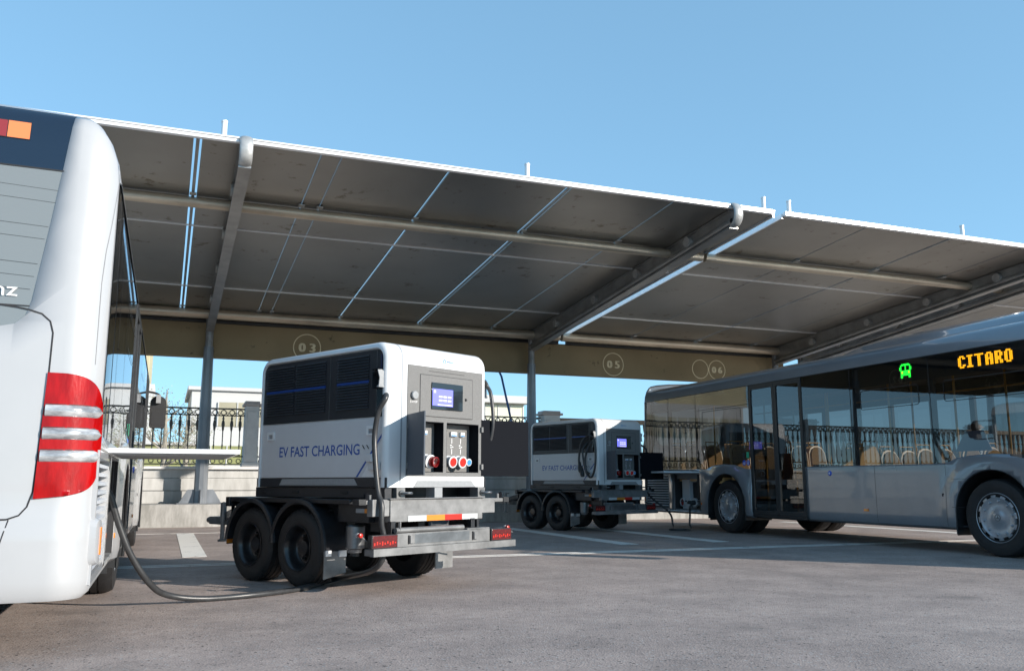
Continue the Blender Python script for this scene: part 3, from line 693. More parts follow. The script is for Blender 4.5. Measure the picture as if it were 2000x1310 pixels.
    b = MB(); rr__ = lambda x0, x1, t0, t1: [(x0, t0), (x1, t0), (x1, t1), (x0, t1)]
    patch(b, rr__(.545, .78, 2.878, 2.962), 'seam', .001); patch(b, rr__(.663, .777, 2.881, 2.959), 'ledorange', .0022); patch(b, rr__(.55, .658, 2.881, 2.959), 'ledred', .0022)
    b.build('rear_display', e, smooth=0)
    b = MB(); ribbon(b, [(.70, 1.925), (.80, 1.915), (.86, 1.905), (.93, 1.885), (.975, 1.845), (.993, 1.78), (.99, 1.55), (.962, .90), (.94, .82), (.905, .775), (.85, .755), (.5, .745), (0, .745)], .009, 'seam')
    ribbon(b, [(-.70, 1.925), (-.86, 1.905), (-.93, 1.885), (-.975, 1.845), (-.993, 1.78), (-.99, 1.55), (-.962, .90), (-.94, .82), (-.905, .775), (-.85, .755), (-.5, .745), (0, .745)], .009, 'seam')
    ribbon(b, [(.86, .752), (.80, .5), (.76, .34)], .006, 'seam'); ribbon(b, [(-.86, .752), (-.80, .5), (-.76, .34)], .006, 'seam')
    for u in (5.52, 8.42, 7.1): ribbon(b, [(P(u), .37), (P(u), 1.205)], .005, 'seam')
    ribbon(b, [(P(8.52), .62), (P(8.80), .62), ], .004, 'seam'); ribbon(b, [(P(8.52), 1.0), (P(8.80), 1.0)], .004, 'seam')
    ribbon(b, [(pr1, 2.745), (a2, 2.745)], .012, 'seam')
    for q in (1, -1): ribbon(b, [(q*1.34, 2.93), (q*1.325, 2.75), (q*1.285, 2.5), (q*1.25, 2.3), (q*1.235, 2.1), (q*1.235, 1.62)], .004, 'paintseam')
    b.build('panel_gap', bo, smooth=0)
    # --- tail lights
    for mir in (False, True):
        s = -1 if mir else 1
        lens = [(.986, 1.556)]+[(q.x, q.y) for q in spline([(1.08, 1.555, 0), (1.16, 1.543, 0), (1.23, 1.512, 0), (1.285, 1.455, 0), (1.318, 1.37, 0), (1.33, 1.24, 0), (1.328, 1.10, 0), (1.312, 1.005, 0), (1.272, .94, 0), (1.21, .90, 0), (1.12, .877, 0)], 3)]+[(.967, .862)]
        b = MB(); patch(b, lens, 'redlens', .012, mirror=mir)
        # lens rim
        k = len(lens)
        LL = [(s*q[0], q[1]) for q in lens]
        vs = [BF(*q, .012) for q in LL]+[BF(*q, -.01) for q in LL]; b.add(vs, [(i, k+i, k+(i+1) % k, (i+1) % k) for i in range(k)], 'redlens')
        tl = b.build('tail_light', e, smooth=40)
        for t0 in (1.345, 1.218, 1.095):
            b = MB(); hh = .033; x0 = .994-(1.5-t0)*.03; nv = 8; xs__ = grid(x0, 1.30, .018); vs = []
            for q in xs__:
                h_ = hh*max(.12, 1-max(0, (q-1.255)/.046)**4)
                for k in range(nv+1):
                    a = PI*k/nv; vs.append(BF(s*q, t0-h_*math.cos(a), .010+.016*math.sin(a)))
            b.add(vs, [(i*(nv+1)+k, (i+1)*(nv+1)+k, (i+1)*(nv+1)+k+1, i*(nv+1)+k+1) for i in range(len(xs__)-1) for k in range(nv)], 'clearlens')
            ribbon(b, [(s*x0, t0+hh+.002), (s*1.26, t0+hh+.002)], .003, 'seam', .014)
            b.build('reversing_light', tl, smooth=40)
        # bumper corner bulge with amber side marker
        b = MB(); c0 = 1.345
        cpol = rrect(c0-.055, c0+.05, .50, .74, .045, 5); patch(b, cpol, 'paint', .030, mirror=mir); k = len(cpol); LL = [(s*q[0], q[1]) for q in cpol]
        cin = [(s*(c0+(q[0]-c0)*1.35), .62+(q[1]-.62)*1.15) for q in cpol]
        b.add([BF(*q, .030) for q in LL]+[BF(*q, -.004) for q in cin], [(i, k+i, k+(i+1) % k, (i+1) % k) for i in range(k)], 'paint')
        bb_ = b.build('bumper_pad', e, smooth=50)
        b = MB(); am = rrect(c0+.010, c0+.036, .545, .70, .006, 2); patch(b, am, 'amber', .036, mirror=mir); LL = [(s*q[0], q[1]) for q in am]; k = len(am)
        b.add([BF(*q, .036) for q in LL]+[BF(*q, .028) for q in LL], [(i, k+i, k+(i+1) % k, (i+1) % k) for i in range(k)], 'amber'); b.build('side_marker', bb_, smooth=0)
    # --- side windows
    def win(u0, u1, t0=1.195, mir=False, pu0=None, m='bglass'):
        b = MB(); x0 = pu0 or P(u0)
        patch(b, [(x0+.004, t0), (P(u1)-.004, t0), (P(u1)-.004, 2.742), (x0+.004, 2.742)], m, -.006, mirror=mir)
        return b.build('side_window', e, smooth=40)
    wins = [(0, 1.19), (1.19, 2.25), (2.25, 4.05), (5.52, 6.68), (6.68, 8.25), (8.25, 10.15)]
    for i, (u0, u1) in enumerate(wins): win(u0, u1, pu0=pr1 if i == 0 else None)
    for i, (u0, u1) in enumerate([(0, 1.6), (1.6, 3.2), (3.2, 5.0), (5.0, 6.8), (6.8, 8.6), (8.6, 10.2), (10.2, 11.45)]): win(u0, u1, pu0=pr1 if i == 0 else None, mir=True)
    # opening vent outline on third window
    for pl in (rrect(2.50, 3.78, 2.07, 2.36, .04, 4), rrect(6.9, 8.05, 2.07, 2.36, .04, 4), rrect(8.5, 9.9, 2.07, 2.36, .04, 4)):
        b = MB(); ribbon(b, [(P(q[0]), q[1]) for q in pl], .010, 'blackplastic', .0, closed=True); b.build('vent_frame', e, smooth=0)
    b = MB()
    for pts_, w__, of_ in [([(P(2.27), 2.40), (P(4.03), 2.40)], .009, 0)]+[([(P(u), 1.21), (P(u), 2.74)], .012, -.004) for u in (1.19, 2.25, 6.68, 8.25)]:
        b = MB(); ribbon(b, pts_, w__, 'seam', of_); b.build('window_joint', e, smooth=0)
    # front glass
    b = MB()
    for mir in (False, True): patch(b, [(P(11.45), 1.0), (a4, .97), (a4, 2.742), (P(11.45), 2.742)], 'bglass', -.004, mirror=mir)
    b.build('windscreen', e, smooth=40)
    # --- doors
    for (d0, d1, nm) in ((4.05, 5.52, 'door'), (10.15, 11.45, 'door')):
        mid = (d0+d1)/2; x = BW
        for (l0, l1) in ((d0+.012, mid-.004), (mid+.004, d1-.012)):
            b = MB(); O_ = rrect(l0, l1, .372, 2.715, .02, 2); I_ = rrect(l0+.055, l1-.055, .455, 2.655, .03, 2)
            b.ring(O_, I_, fYZ(x-.045), 0, .048, 'blackplastic'); dr = b.build('door', e, bevel=.004)
            b = MB(); b.prism(rrect(l0+.05, l1-.05, .45, 2.66, .03, 2), fYZ(x-.02), 0, .006, 'bglass'); b.build('door_glass', dr, smooth=0)
        b = MB(); b.box(x-.06, x-.002, d0-.0, d1+.0, 2.716, 2.744, 'blackplastic'); b.box(x-.05, x+.004, d0-.004, d0+.01, .35, 2.744, 'blackplastic'); b.box(x-.05, x+.004, d1-.01, d1+.004, .35, 2.744, 'blackplastic')
        b.box(x-.09, x-.0, d0, d1, .335, .368, 'blackplastic'); b.build('door_frame', e, smooth=0)
    # --- wheel arch liners and wheels
    for c in ARC:
        for s in (-1, 1):
            b = MB(); pts = [(c+.60*math.cos(a), .52+.60*math.sin(a)) for a in [PI*k/20 for k in range(21)]]
            pts = [(c+.60, .26)]+pts+[(c-.60, .26)]; k = len(pts)
            xa, xb = s*(BW+.03), s*.72
            b.add([(xa, *q) for q in pts]+[(xb, *q) for q in pts], [(i, i+1, k+i+1, k+i) for i in range(k-1)]+[tuple(range(k, 2*k))], 'blackplastic')
            # thin rounded arch lip
            b.tube([(s*(BW+.030), *q) for q in pts], .012, 'blackplastic', 6)
            b.build('wheel_arch', e, smooth=40)
            wheel_bus(e, s*(BW-.015), c, s)
    for c in ARC[:1]:
        b = MB()
        for s in (-1, 1):
            b.lathe([(.3, 0), (.47, .0), (.5, .04), (.5, .22), (.47, .27), (.3, .27)], (s*.62, c, .5), (s, 0, 0), 'rubber', 40)
        b.lathe([(.12, -.62), (.12, .62)], (0, c, .5), (1, 0, 0), 'chassis', 16); b.build('inner_wheels', e)
    b = MB(); b.box(-.7, .7, .25, 2.5, .30, .345, 'chassis'); b.box(-1.2, 1.2, 3.9, 8.5, .31, .35, 'chassis'); b.box(-.5, .5, 2.5, 3.9, .33, .6, 'chassis'); b.box(-.6, .6, 8.5, 11.6, .31, .35, 'chassis'); b.build('underframe', e, bevel=.02)
    # mud flap behind rear wheel
    b = MB(); b.box(.90, 1.235, 2.60, 2.615, .22, .50, 'blackplastic'); b.box(.90, 1.235, 8.50, 8.515, .24, .5, 'blackplastic'); b.build('mud_flap', e)
    # --- vent grille
    b = MB(); b.box(BW-.12, BW-.10, .15, 1.17, .385, 1.135, 'intdark')
    for (y0, y1, z0, z1) in ((.13, .175, .385, 1.135), (1.125, 1.17, .385, 1.135), (.175, 1.125, .385, .43), (.175, 1.125, 1.09, 1.135)): b.box(BW-.10, BW-.001, y0, y1, z0, z1, 'paint')
    for k in range(12):
        z = .445+k*.053; b.obox((BW-.050, .176, z+.020), (.046, 0, -.010), (0, .948, 0), (.002, 0, .020), 'louver')
    b.build('vent_grille', e, smooth=0)
    # --- charging compartment with open flap
    y0, y1, z0, z1 = 1.38, 2.34, .385, 1.135
    b = MB(); dx = .26
    b.box(BW-dx-.02, BW-dx, y0, y1, z0, z1, 'panelgrey'); b.box(BW-dx, BW-.002, y0, y0+.02, z0, z1, 'intdark'); b.box(BW-dx, BW-.002, y1-.02, y1, z0, z1, 'intdark')
    b.box(BW-dx, BW-.002, y0+.02, y1-.02, z0, z0+.02, 'midgrey'); b.box(BW-dx, BW-.002, y0+.02, y1-.02, z1-.02, z1, 'midgrey')
    b.box(BW-dx, BW-.10, y0+.14, y0+.42, z0+.03, z1-.12, 'offwhite'); b.box(BW-.17, BW-.05, y0+.02, y1-.02, z1-.11, z1-.02, 'midgrey')
    b.box(BW-dx, BW-.17, y0+.44, y1-.05, .62, .95, 'intdark'); b.box(BW-.172, BW-.165, y0+.62, y0+.70, .72, .80, 'intdark'); b.box(BW-.172, BW-.165, y0+.80, y0+.84, .72, .80, 'intdark')
    cc = b.build('charging_compartment', e, bevel=.004)
    for (yc, m_) in ((y0+.17, 'darkred'), (y0+.44, 'socketgrey'), (y0+.62, 'socketgrey')):
        b = MB(); zc = .545; b.lathe([(0, 0), (.065, 0), (.07, .08), (.085, .09), (.09, .15), (.075, .155), (.07, .13), (0, .13)], (BW-dx+.04, yc, zc), (1, 0, 0), 'socketgrey', 24)
        b.lathe([(0, .135), (.068, .135)], (BW-dx+.045, yc, zc), (1, 0, 0), m_, 24); b.build('socket', cc)
    b = MB(); b.box(BW-.01, BW+.83, .92, 2.33, 1.143, 1.175, 'white'); b.box(BW+.02, BW+.80, .95, 2.30, 1.137, 1.1425, 'midgrey'); b.build('compartment_flap', e, bevel=.006)
    # --- small things on the side
    def disc(name, u, z, r, m, par=e, h=.012):
        b = MB(); b.lathe([(0, h), (r*.8, h), (r, 0)], (BW, u, z), (1, 0, 0), m, 20); return b.build(name, par)
    d = disc('door_button', 6.12, 1.10, .042, 'stickblue'); b = MB(); b.lathe([(0, .015), (.017, .014), (.019, .008)], (BW, 6.12, 1.10), (1, 0, 0), 'whitemark', 14); b.build('button_cap', d)
    disc('lock', 8.36, .78, .03, 'intdark')
    b = MB()
    for u, off in ((2.42, .0), (3.99, .0), (6.88, .0)): b.box(BW, BW+.012, u-.05, u+.05, .515, .555, 'amber')
    b.build('side_marker', e, bevel=.003)
    b = MB()
    for u, z, m_ in ((3.84, 1.315, 'stickblue'), (3.96, 1.315, 'stickblue')):
        b.lathe([(0, .002), (.05, .002), (.052, 0)], (BW-.002, u, z), (1, 0, 0), m_, 24)
    b.box(BW-.002, BW+.001, 3.92, 3.995, 1.40, 1.515, 'stickgreen'); b.box(BW-.002, BW+.001, 3.80, 3.87, 1.40, 1.50, 'intdark')
    b.lathe([(0, .0015), (.012, .0015)], (BW, 3.965, 1.34), (1, 0, 0), 'whitemark', 10); b.ring([(3.96+q[0]*.022, 1.305+q[1]*.022) for q in circle(0, 0, 1, 14)], [(3.96+q[0]*.014, 1.305+q[1]*.014) for q in circle(0, 0, 1, 14)], fYZ(BW+.0005), 0, .001, 'whitemark')
    b.box(BW, BW+.0015, 3.81, 3.87, 1.31, 1.322, 'whitemark'); b.lathe([(0, .0015), (.010, .0015)], (BW, 3.83, 1.29), (1, 0, 0), 'whitemark', 10); b.lathe([(0, .0015), (.010, .0015)], (BW, 3.858, 1.29), (1, 0, 0), 'whitemark', 10)
    b.build('sticker', e, smooth=0)
    # --- LED displays (inside, just behind the glass)
    def led(rows, u0, u1, z0, z1, m, nm):
        b = MB(); ncol = len(rows[0]); nr = len(rows); du = (u1-u0)/ncol; dz = (z1-z0)/nr
        for r_, row in enumerate(rows):
            for c_, ch in enumerate(row):
                if ch in '1x':
                    ya = u0+c_*du; za = z1-(r_+1)*dz; mm = m if ch == '1' else 'ledamber'
                    b.add([(BW-.010, ya+du*.05, za+dz*.07), (BW-.010, ya+du*.97, za+dz*.07), (BW-.010, ya+du*.97, za+dz*.95), (BW-.010, ya+du*.05, za+dz*.95)], [(0, 1, 2, 3)], mm)
        return b.build(nm, e, smooth=0)
    rows = ['']*7
    for ch in 'CITARO':
        for k in range(7): rows[k] += FONT[ch][k]+'0'
    led(rows, 8.77, 9.64, 2.495, 2.665, 'ledamber', 'destination_display')
    icon = ['00111111100','01111111110','01000100010','11000100011','11000100011','11000100011','01111111110','01x11111x10','01x11111x10','01111111110','01111111110','01100000110','01100000110']
    led(icon, 7.72, 7.95, 2.475, 2.685, 'ledgreen', 'route_display')
    b = MB(); b.box(BW-.05, BW-.013, 5.56, 10.12, 2.42, 2.735, 'seam'); b.build('painted_reflection_band', e)  # display backing stretched into a dark band, standing in for the canopy's reflection
    b = MB(); b.prism([(8.60, 1.37), (9.18, 1.37), (9.06, 1.64), (8.78, 1.64)], fYZ(BW-.03), 0, .012, 'slate'); b.build('side_sign', e)
    # --- interior
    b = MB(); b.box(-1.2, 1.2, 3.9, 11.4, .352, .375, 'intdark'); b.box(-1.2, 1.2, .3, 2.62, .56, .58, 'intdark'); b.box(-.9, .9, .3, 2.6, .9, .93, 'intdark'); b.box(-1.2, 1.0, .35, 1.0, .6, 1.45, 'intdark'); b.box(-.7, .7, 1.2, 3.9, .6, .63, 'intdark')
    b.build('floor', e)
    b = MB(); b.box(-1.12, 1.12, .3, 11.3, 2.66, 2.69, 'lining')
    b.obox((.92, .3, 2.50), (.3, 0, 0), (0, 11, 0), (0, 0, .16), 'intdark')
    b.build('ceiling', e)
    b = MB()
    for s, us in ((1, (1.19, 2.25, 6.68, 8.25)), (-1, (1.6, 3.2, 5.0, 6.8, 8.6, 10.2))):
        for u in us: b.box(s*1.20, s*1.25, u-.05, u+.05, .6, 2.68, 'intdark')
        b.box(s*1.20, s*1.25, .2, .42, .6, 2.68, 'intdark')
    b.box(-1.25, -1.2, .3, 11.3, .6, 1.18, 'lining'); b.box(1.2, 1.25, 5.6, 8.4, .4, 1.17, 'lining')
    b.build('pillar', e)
    def seat(x, y, z, fwd=1):
        b = MB(); f = fwd
        outline = [(-.2, .42), (.2, .42), (.215, .8), (.20, 1.0), (.14, 1.10), (.05, 1.14), (-.05, 1.14), (-.14, 1.10), (-.20, 1.0), (-.215, .8)]
        b.prism(outline, lambda u, v, w_: (x+u, y+f*(-.22-.10*(v-.42)/.7+w_), z+v), 0, .035, 'seat')
        b.prism([(q[0]*.82, .46+(q[1]-.42)*.9) for q in outline], lambda u, v, w_: (x+u, y+f*(-.185-.10*(v-.42)/.7+w_), z+v), .0, .03, 'seatfab')
        b.box(x-.2, x+.2, y-.22, y+.22, z+.38, z+.43, 'seat'); b.box(x-.18, x+.18, y-.17, y+.2, z+.431, z+.46, 'seatfab')
        b.tube([(x-.15, y+f*-.30, z+1.06), (x-.15, y+f*-.34, z+1.20), (x+.15, y+f*-.34, z+1.20), (x+.15, y+f*-.30, z+1.06)], .013, 'yellow', 8)
        b.box(x-.03, x+.03, y-.1, y+.1, z, z+.38, 'intdark'); b.build('seat', e, bevel=.01)
    for y in (1.25, 2.0): 
        for x in (-.95, -.5, .5, .95): seat(x, y, .6)
    for y in (2.75, 3.5):
        for x in (-.95, -.5, .5, .95): seat(x, y, .55, 1 if y > 3 else -1)
    for y in (5.9, 6.7, 7.6):
        for x in (-.95, -.5): seat(x, y, .375)
    for y in (6.0,): seat(.93, y, .375, -1 if y < 6.5 else 1)
    seat(-.5, 5.1, .375); seat(-.95, 5.1, .375); seat(.55, 5.95, .42, -1)
    for (x, y, z0) in ((.85, 2.3, .6), (.85, 3.95, .375), (.3, 5.0, .375), (.8, 5.62, .375), (.8, 7.0, .375), (.8, 8.25, .375), (-.3, 6.4, .375), (-.3, 8.2, .375), (.85, 4.78, .375), (.7, 9.6, .375)):
        b = MB(); b.tube([(x, y, z0), (x, y, 2.66)], .017, 'yellow', 10)
        b.tube([(x, y, 1.0), (x, y+.35, 1.0)], .014, 'yellow', 8); b.build('handrail', e)
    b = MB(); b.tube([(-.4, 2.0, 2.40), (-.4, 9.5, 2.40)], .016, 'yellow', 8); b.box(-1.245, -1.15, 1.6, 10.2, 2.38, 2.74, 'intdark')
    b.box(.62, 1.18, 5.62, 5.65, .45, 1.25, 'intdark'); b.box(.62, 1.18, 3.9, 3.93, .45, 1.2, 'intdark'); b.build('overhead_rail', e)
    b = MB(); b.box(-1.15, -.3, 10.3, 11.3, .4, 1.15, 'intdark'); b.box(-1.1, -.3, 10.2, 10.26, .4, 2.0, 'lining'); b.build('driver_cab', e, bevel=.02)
    # --- mirror
    b = MB(); b.tube(spline([(1.1, 11.85, 2.60), (1.3, 12.05, 2.60), (1.44, 12.2, 2.57), (1.44, 12.2, 2.45)], 6), .02, 'blackplastic', 8)
    mo = b.build('mirror_arm', e)
    b = MB(); pl = rrect(1.30, 1.58, 1.95, 2.54, .1, 6, rs=(.05, .13, .13, .05)); b.prism(pl, fXZ(12.12), .0, .16, 'rubber')
    for z0, z1 in ((2.0, 2.25), (2.30, 2.48)): b.prism(rrect(1.33, 1.55, z0, z1, .03, 3, rs=(.03, .03 if z0 < 2.2 else .09, .03 if z0 < 2.2 else .09, .03)), fXZ(12.116), 0, .003, 'seam')
    b.box(1.40, 1.48, 12.02, 12.115, 2.40, 2.56, 'midgrey'); b.build('mirror', mo, bevel=.02, seg=3)
    # headlights, front bumper line
    for s in (-1, 1):
        b = MB(); patch(b, [(a2+.2, .62), (a3+.1, .60), (a3+.1, .78), (a2+.2, .82)], 'clearlens', .006, mirror=(s < 0)); b.build('headlight', e)
    return e
bus = make_bus(); bus.location = (-.35-BW, 5.45, 0)
tag(bus, 'white-silver city bus parked rear towards the viewer, red tail light with three clear bars', 'bus', 'electric city buses on charge')
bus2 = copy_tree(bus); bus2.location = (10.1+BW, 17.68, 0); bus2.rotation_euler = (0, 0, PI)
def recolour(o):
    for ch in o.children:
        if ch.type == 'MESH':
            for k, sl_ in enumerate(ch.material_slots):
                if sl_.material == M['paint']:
                    sl_.link = 'OBJECT'; sl_.material = M['shadepaint']
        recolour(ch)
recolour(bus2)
tag(bus2, 'city bus with shade-darkened paint at right showing its side and the amber side display', 'bus', 'electric city buses on charge')
# ------------------------------------------------------------------ charging trailer
def make_trailer():
    e = empty('charging_trailer'); W, L, zb, zt = 1.293, 2.02, .907, 2.209
    # cabinet shell: loft of rounded-rectangle loops (Y-Z) along X, side faces recessed
    b = MB()
    def loop(x, ins, r=.15): 
        return [(x, q[0], q[1]) for q in rrect(0+ins, L-ins, zb, zt-ins, .1, 6, rs=(.004, r-ins*.8, r-ins*.8, .004))]
    rr = .055; loops = []
    loops.append(loop(.028, .062, .15)); loops.append(loop(.002, .058, .15)); loops.append(loop(.0, .052)); 
    for k in range(7):
        a = PI/2*k/6; loops.append(loop(rr-rr*math.cos(a)*1.0+.0, (rr-rr*math.sin(a))))
    left = loops; right = [[(W-q[0], q[1], q[2]) for q in lp] for lp in loops[::-1]]
    allp = left+right; n = len(allp[0]); vs = [q for lp in allp for q in lp]
    fs = [(j*n+i, (j+1)*n+i, (j+1)*n+(i+1) % n, j*n+(i+1) % n) for j in range(len(allp)-1) for i in range(n)]
    fs.append(tuple(range(n))); fs.append(tuple(range((len(allp)-1)*n, len(allp)*n))[::-1])
    b.add(vs, fs, 'white')
    shell = b.build('cabinet', e, smooth=30, merge=False)
    bm = bmesh.new(); bm.from_mesh(shell.data); bmesh.ops.recalc_face_normals(bm, faces=bm.faces); bm.to_mesh(shell.data); bm.free()
    for p in shell.data.polygons: p.use_smooth = True
    shell.data.set_sharp_from_angle(angle=math.radians(32))
    rp = MB(); rp.box(.24, 1.222, -.006, .02, 1.008, 2.014, 'panelgrey'); rpo = rp.build('control_panel', e)
    ct = MB(); ct.box(.412, .698, -.2, .20, 1.043, 1.506, 'panelgrey'); ct.box(.738, 1.172, -.2, .20, 1.043, 1.506, 'panelgrey'); cto = ct.build('tmpcut')
    for ob in (shell, rpo):
        md = ob.modifiers.new('b', 'BOOLEAN'); md.object = cto; md.operation = 'DIFFERENCE'; md.solver = 'EXACT'
        bpy.context.view_layer.update(); dg = bpy.context.evaluated_depsgraph_get()
        me = bpy.data.meshes.new_from_object(ob.evaluated_get(dg)); ob.modifiers.clear(); ob.data = me
        for p in me.polygons: p.use_smooth = True
        me.set_sharp_from_angle(angle=math.radians(32))
    bpy.data.objects.remove(cto)
    # recess linings
    b = MB()
    for x0, x1 in ((.412, .698), (.738, 1.172)):
        b.box(x0+.001, x1-.001, .12, .13, 1.044, 1.505, 'panelgrey')
        b.box(x0+.0005, x0+.004, -.005, .12, 1.044, 1.505, 'doorin'); b.box(x1-.004, x1-.0005, -.005, .12, 1.044, 1.505, 'doorin'); b.box(x0+.004, x1-.004, -.005, .12, 1.5, 1.505, 'doorin'); b.box(x0+.004, x1-.004, -.005, .12, 1.044, 1.049, 'doorin')
    rec = b.build('socket_recess', rpo, smooth=0)
    def brk(x0, x1):
        b = MB(); b.box(x0, x1, .095, .119, 1.39, 1.43, 'whitemark'); b.box(x0+.004, x1-.004, .092, .0949, 1.392, 1.403, 'blueplug'); b.build('breaker', rpo, smooth=0)
    for x0, x1 in ((.455, .585), (.775, .84), (.90, .975), (1.03, 1.08)): brk(x0, x1)
    b = MB()
    for x in (.50, .56, .80, .93, 1.05):
        b.box(x-.003, x+.003, .1185, .1195, 1.32, 1.37, 'whitemark'); b.box(x-.003, x+.003, .1185, .1195, 1.22, 1.27, 'whitemark')
        b.box(x-.022, x-.002, .1185, .1195, 1.30, 1.308, 'whitemark'); b.box(x+.004, x+.02, .1185, .1195, 1.285, 1.293, 'whitemark'); b.box(x-.02, x+.0, .1185, .1195, 1.28, 1.286, 'whitemark')
    b.box(.44, .50, .1185, .1195, 1.235, 1.240, 'whitemark')
    b.build('diagram_print', rpo, smooth=0)
    for x, m_, r in ((.545, 'darkred', .05), (.835, 'red', .044), (.965, 'red', .044), (1.05, 'blueplug', .028)):
        b = MB(); z = 1.155
        b.lathe([(0, 0), (r*1.2, 0), (r*1.25, .05), (r*1.05, .06), (r*1.1, .095), (r*1.28, .10), (r*1.28, .118), (r*.95, .12), (0, .12)], (x, .118, z), (0, -1, -.12), 'socketgrey', 24)
        if m_ == 'darkred': b.lathe([(r*.95, .115), (r*.95, .17), (r*.8, .175), (r*.7, .12), (0, .12)], (x, .118, z), (0.12, -1, -.12), 'darkred', 24)
        else: b.lathe([(0, .122), (r*.95, .122)], (x, .118, z), (0, -1, -.12), m_, 24)
        b.build('socket', rpo)
    b = MB(); b.box(.393, 1.077, -.011, -.0065, 1.556, 1.934, 'panelgrey'); dd = b.build('display_door', rpo, bevel=.002)
    b = MB(); b.ring(rrect(.388, 1.082, 1.551, 1.939, .004, 1), rrect(.3935, 1.0765, 1.5565, 1.9335, .004, 1), fXZ(-.009), 0, .002, 'seam'); b.build('door_gap', rpo, smooth=0)
    b = MB(); b.box(.526, .936, -.022, -.0115, 1.622, 1.872, 'blackgloss'); scn = b.build('screen', rpo, bevel=.004)
    b = MB(); b.box(.535, .80, -.0235, -.0222, 1.656, 1.815, 'lcd'); b.build('lcd', scn, smooth=0)
    b = MB()
    for r_ in range(2):
        for c_ in range(3): b.box(.615+c_*.058, .660+c_*.058, -.0245, -.0236, 1.735-r_*.035, 1.752-r_*.035, 'lcdlight')
    b.box(.55, .575, -.0245, -.0236, 1.775, 1.80, 'lcdlight'); b.box(.60, .79, -.0245, -.0236, 1.662, 1.672, 'lcdlight'); b.build('screen_text', scn, smooth=0)
    b = MB(); b.lathe([(0, 0), (.012, 0), (.012, -.006)], (.985, -.012, 1.74), (0, -1, 0), 'seam', 10); b.box(.50, .97, -.0075, -.0061, 1.972, 1.976, 'seam'); b.lathe([(0, .012), (.010, .012), (.012, 0)], (.985, -.011, 1.735), (0, -1, 0), 'seam', 12); b.build('slot', rpo, smooth=0)
    b = MB(); b.lathe([(0, .03), (.034, .028), (.04, .016), (.028, .012), (.028, 0)], (.315, -.006, 1.735), (0, -1, 0), 'midgrey', 20); b.build('stop_button', rpo)
    b = MB(); put_text(b, 'E-STOP', .018, (.275, -.0072, 1.668), (1, 0, 0), (0, 0, 1), 'whitemark', .085); b.build('lettering', rpo, smooth=0)
    b = MB(); 
    b.ring([(.705+.02*math.cos(a), 2.083+.02*math.sin(a)) for a in [2*PI*k/20 for k in range(20)]], [(.705+.014*math.cos(a), 2.083+.014*math.sin(a)) for a in [2*PI*k/20 for k in range(20)]], fXZ(-.0015), 0, .001, 'blueplug')
    b.box(.735, .83, -.0015, -.0005, 2.078, 2.084, 'blueplug'); b.box(.738, .80, -.0015, -.0005, 2.088, 2.091, 'midgrey'); b.build('logo', shell, smooth=0)
    b = MB(); b.prism([(.335, .909), (1.14, .909), (1.075, .968), (.38, .968)], fXZ(-.0045), 0, .004, 'midgrey'); b.build('lower_trim', shell, smooth=0)
    # open cabinet doors
    def door(hx, ang, wd, sgn, nm, dm='doorin'):
        c, s = math.cos(ang), math.sin(ang); th = .016
        ux = Vector((c*sgn, -s, 0)); nn = Vector((0, 0, 1)).cross(ux).normalized()*th
        b = MB(); o_ = Vector((hx, -.006, 1.012)); 
        if sgn > 0: b.obox(o_, ux*wd, nn, (0, 0, .545), dm)
        else: b.obox(o_, ux*wd, nn, (0, 0, .545), dm)
        do = b.build(nm, rpo, bevel=.004)
        bm = bmesh.new(); bm.from_mesh(do.data); bmesh.ops.recalc_face_normals(bm, faces=bm.faces); bm.to_mesh(do.data); bm.free()
        for z in (1.10, 1.46):
            b = MB(); b.box(hx-.012, hx+.012, -.03, -.008, z-.025, z+.025, 'galv'); b.build('hinge', do, smooth=0)
    door(.246, math.radians(114), .46, 1, 'door', 'doorout'); door(1.205, math.radians(14), .575, 1, 'door')
    b = MB(); vs = []; pth = [(-.0012, .93), (-.0012, 2.05)]+[(.15-.1512*math.cos(a)+.0, 2.06+.1502*math.sin(a)) for a in [PI/2*k/8 for k in range(9)]]+[(1.86, 2.2102)]
    for (yy, z_) in pth: vs += [(.168, yy, z_), (.186, yy, z_)]
    b.add(vs, [(2*i, 2*i+1, 2*i+3, 2*i+2) for i in range(len(pth)-1)], 'groove'); b.build('cabinet_joint', shell, smooth=30)
    # sides
    for s in (0, 1):
        X = (lambda x: x) if s == 0 else (lambda x: W-x)
        F = lambda x0: (lambda u, v, w_: (X(x0-w_), u, v))
        b = MB(); xs_ = .028
        outer = rrect(.066, L-.066, 1.532, 2.14, .08, 6, rs=(.004, .085, .085, .004))
        b.prism(outer, F(xs_), .0, .012, 'charcoal')
        up_ = b.build('louver_panel', e, bevel=.0)
        bm = bmesh.new(); bm.from_mesh(up_.data); bmesh.ops.recalc_face_normals(bm, faces=bm.faces); bm.to_mesh(up_.data); bm.free()
        xf = xs_-.012
        for (y0, y1) in ((1.425, 1.905), (.912, 1.392), (.268, .733)):
            b = MB()
            for k in range(19):
                z = 1.612+k*.0262
                if 1.835 < z+.01 < 1.872: continue
                q = [(X(xf-.0), y0, z), (X(xf-.0), y1, z), (X(xf-.013), y1, z+.004), (X(xf-.013), y0, z+.004), (X(xf-.0005), y0, z+.020), (X(xf-.0005), y1, z+.020)]
                b.add(q, [(0, 1, 2, 3), (3, 2, 5, 4), (0, 3, 4), (1, 5, 2)], 'charcoal')
            b.build('louver', up_, smooth=0)
        b = MB(); b.box(X(xf-.001), X(xf-.006), .912, 1.905, 1.841, 1.864, 'blue'); b.box(X(xf-.001), X(xf-.006), .268, .735, 1.845, 1.868, 'blue'); b.build('blue_stripe', up_, smooth=0)
        for y in (.848, .161):
            b = MB(); b.box(X(xf), X(xf-.0015), y-.003, y+.003, 1.534, 2.13, 'steel'); b.build('panel_joint', up_, smooth=0)
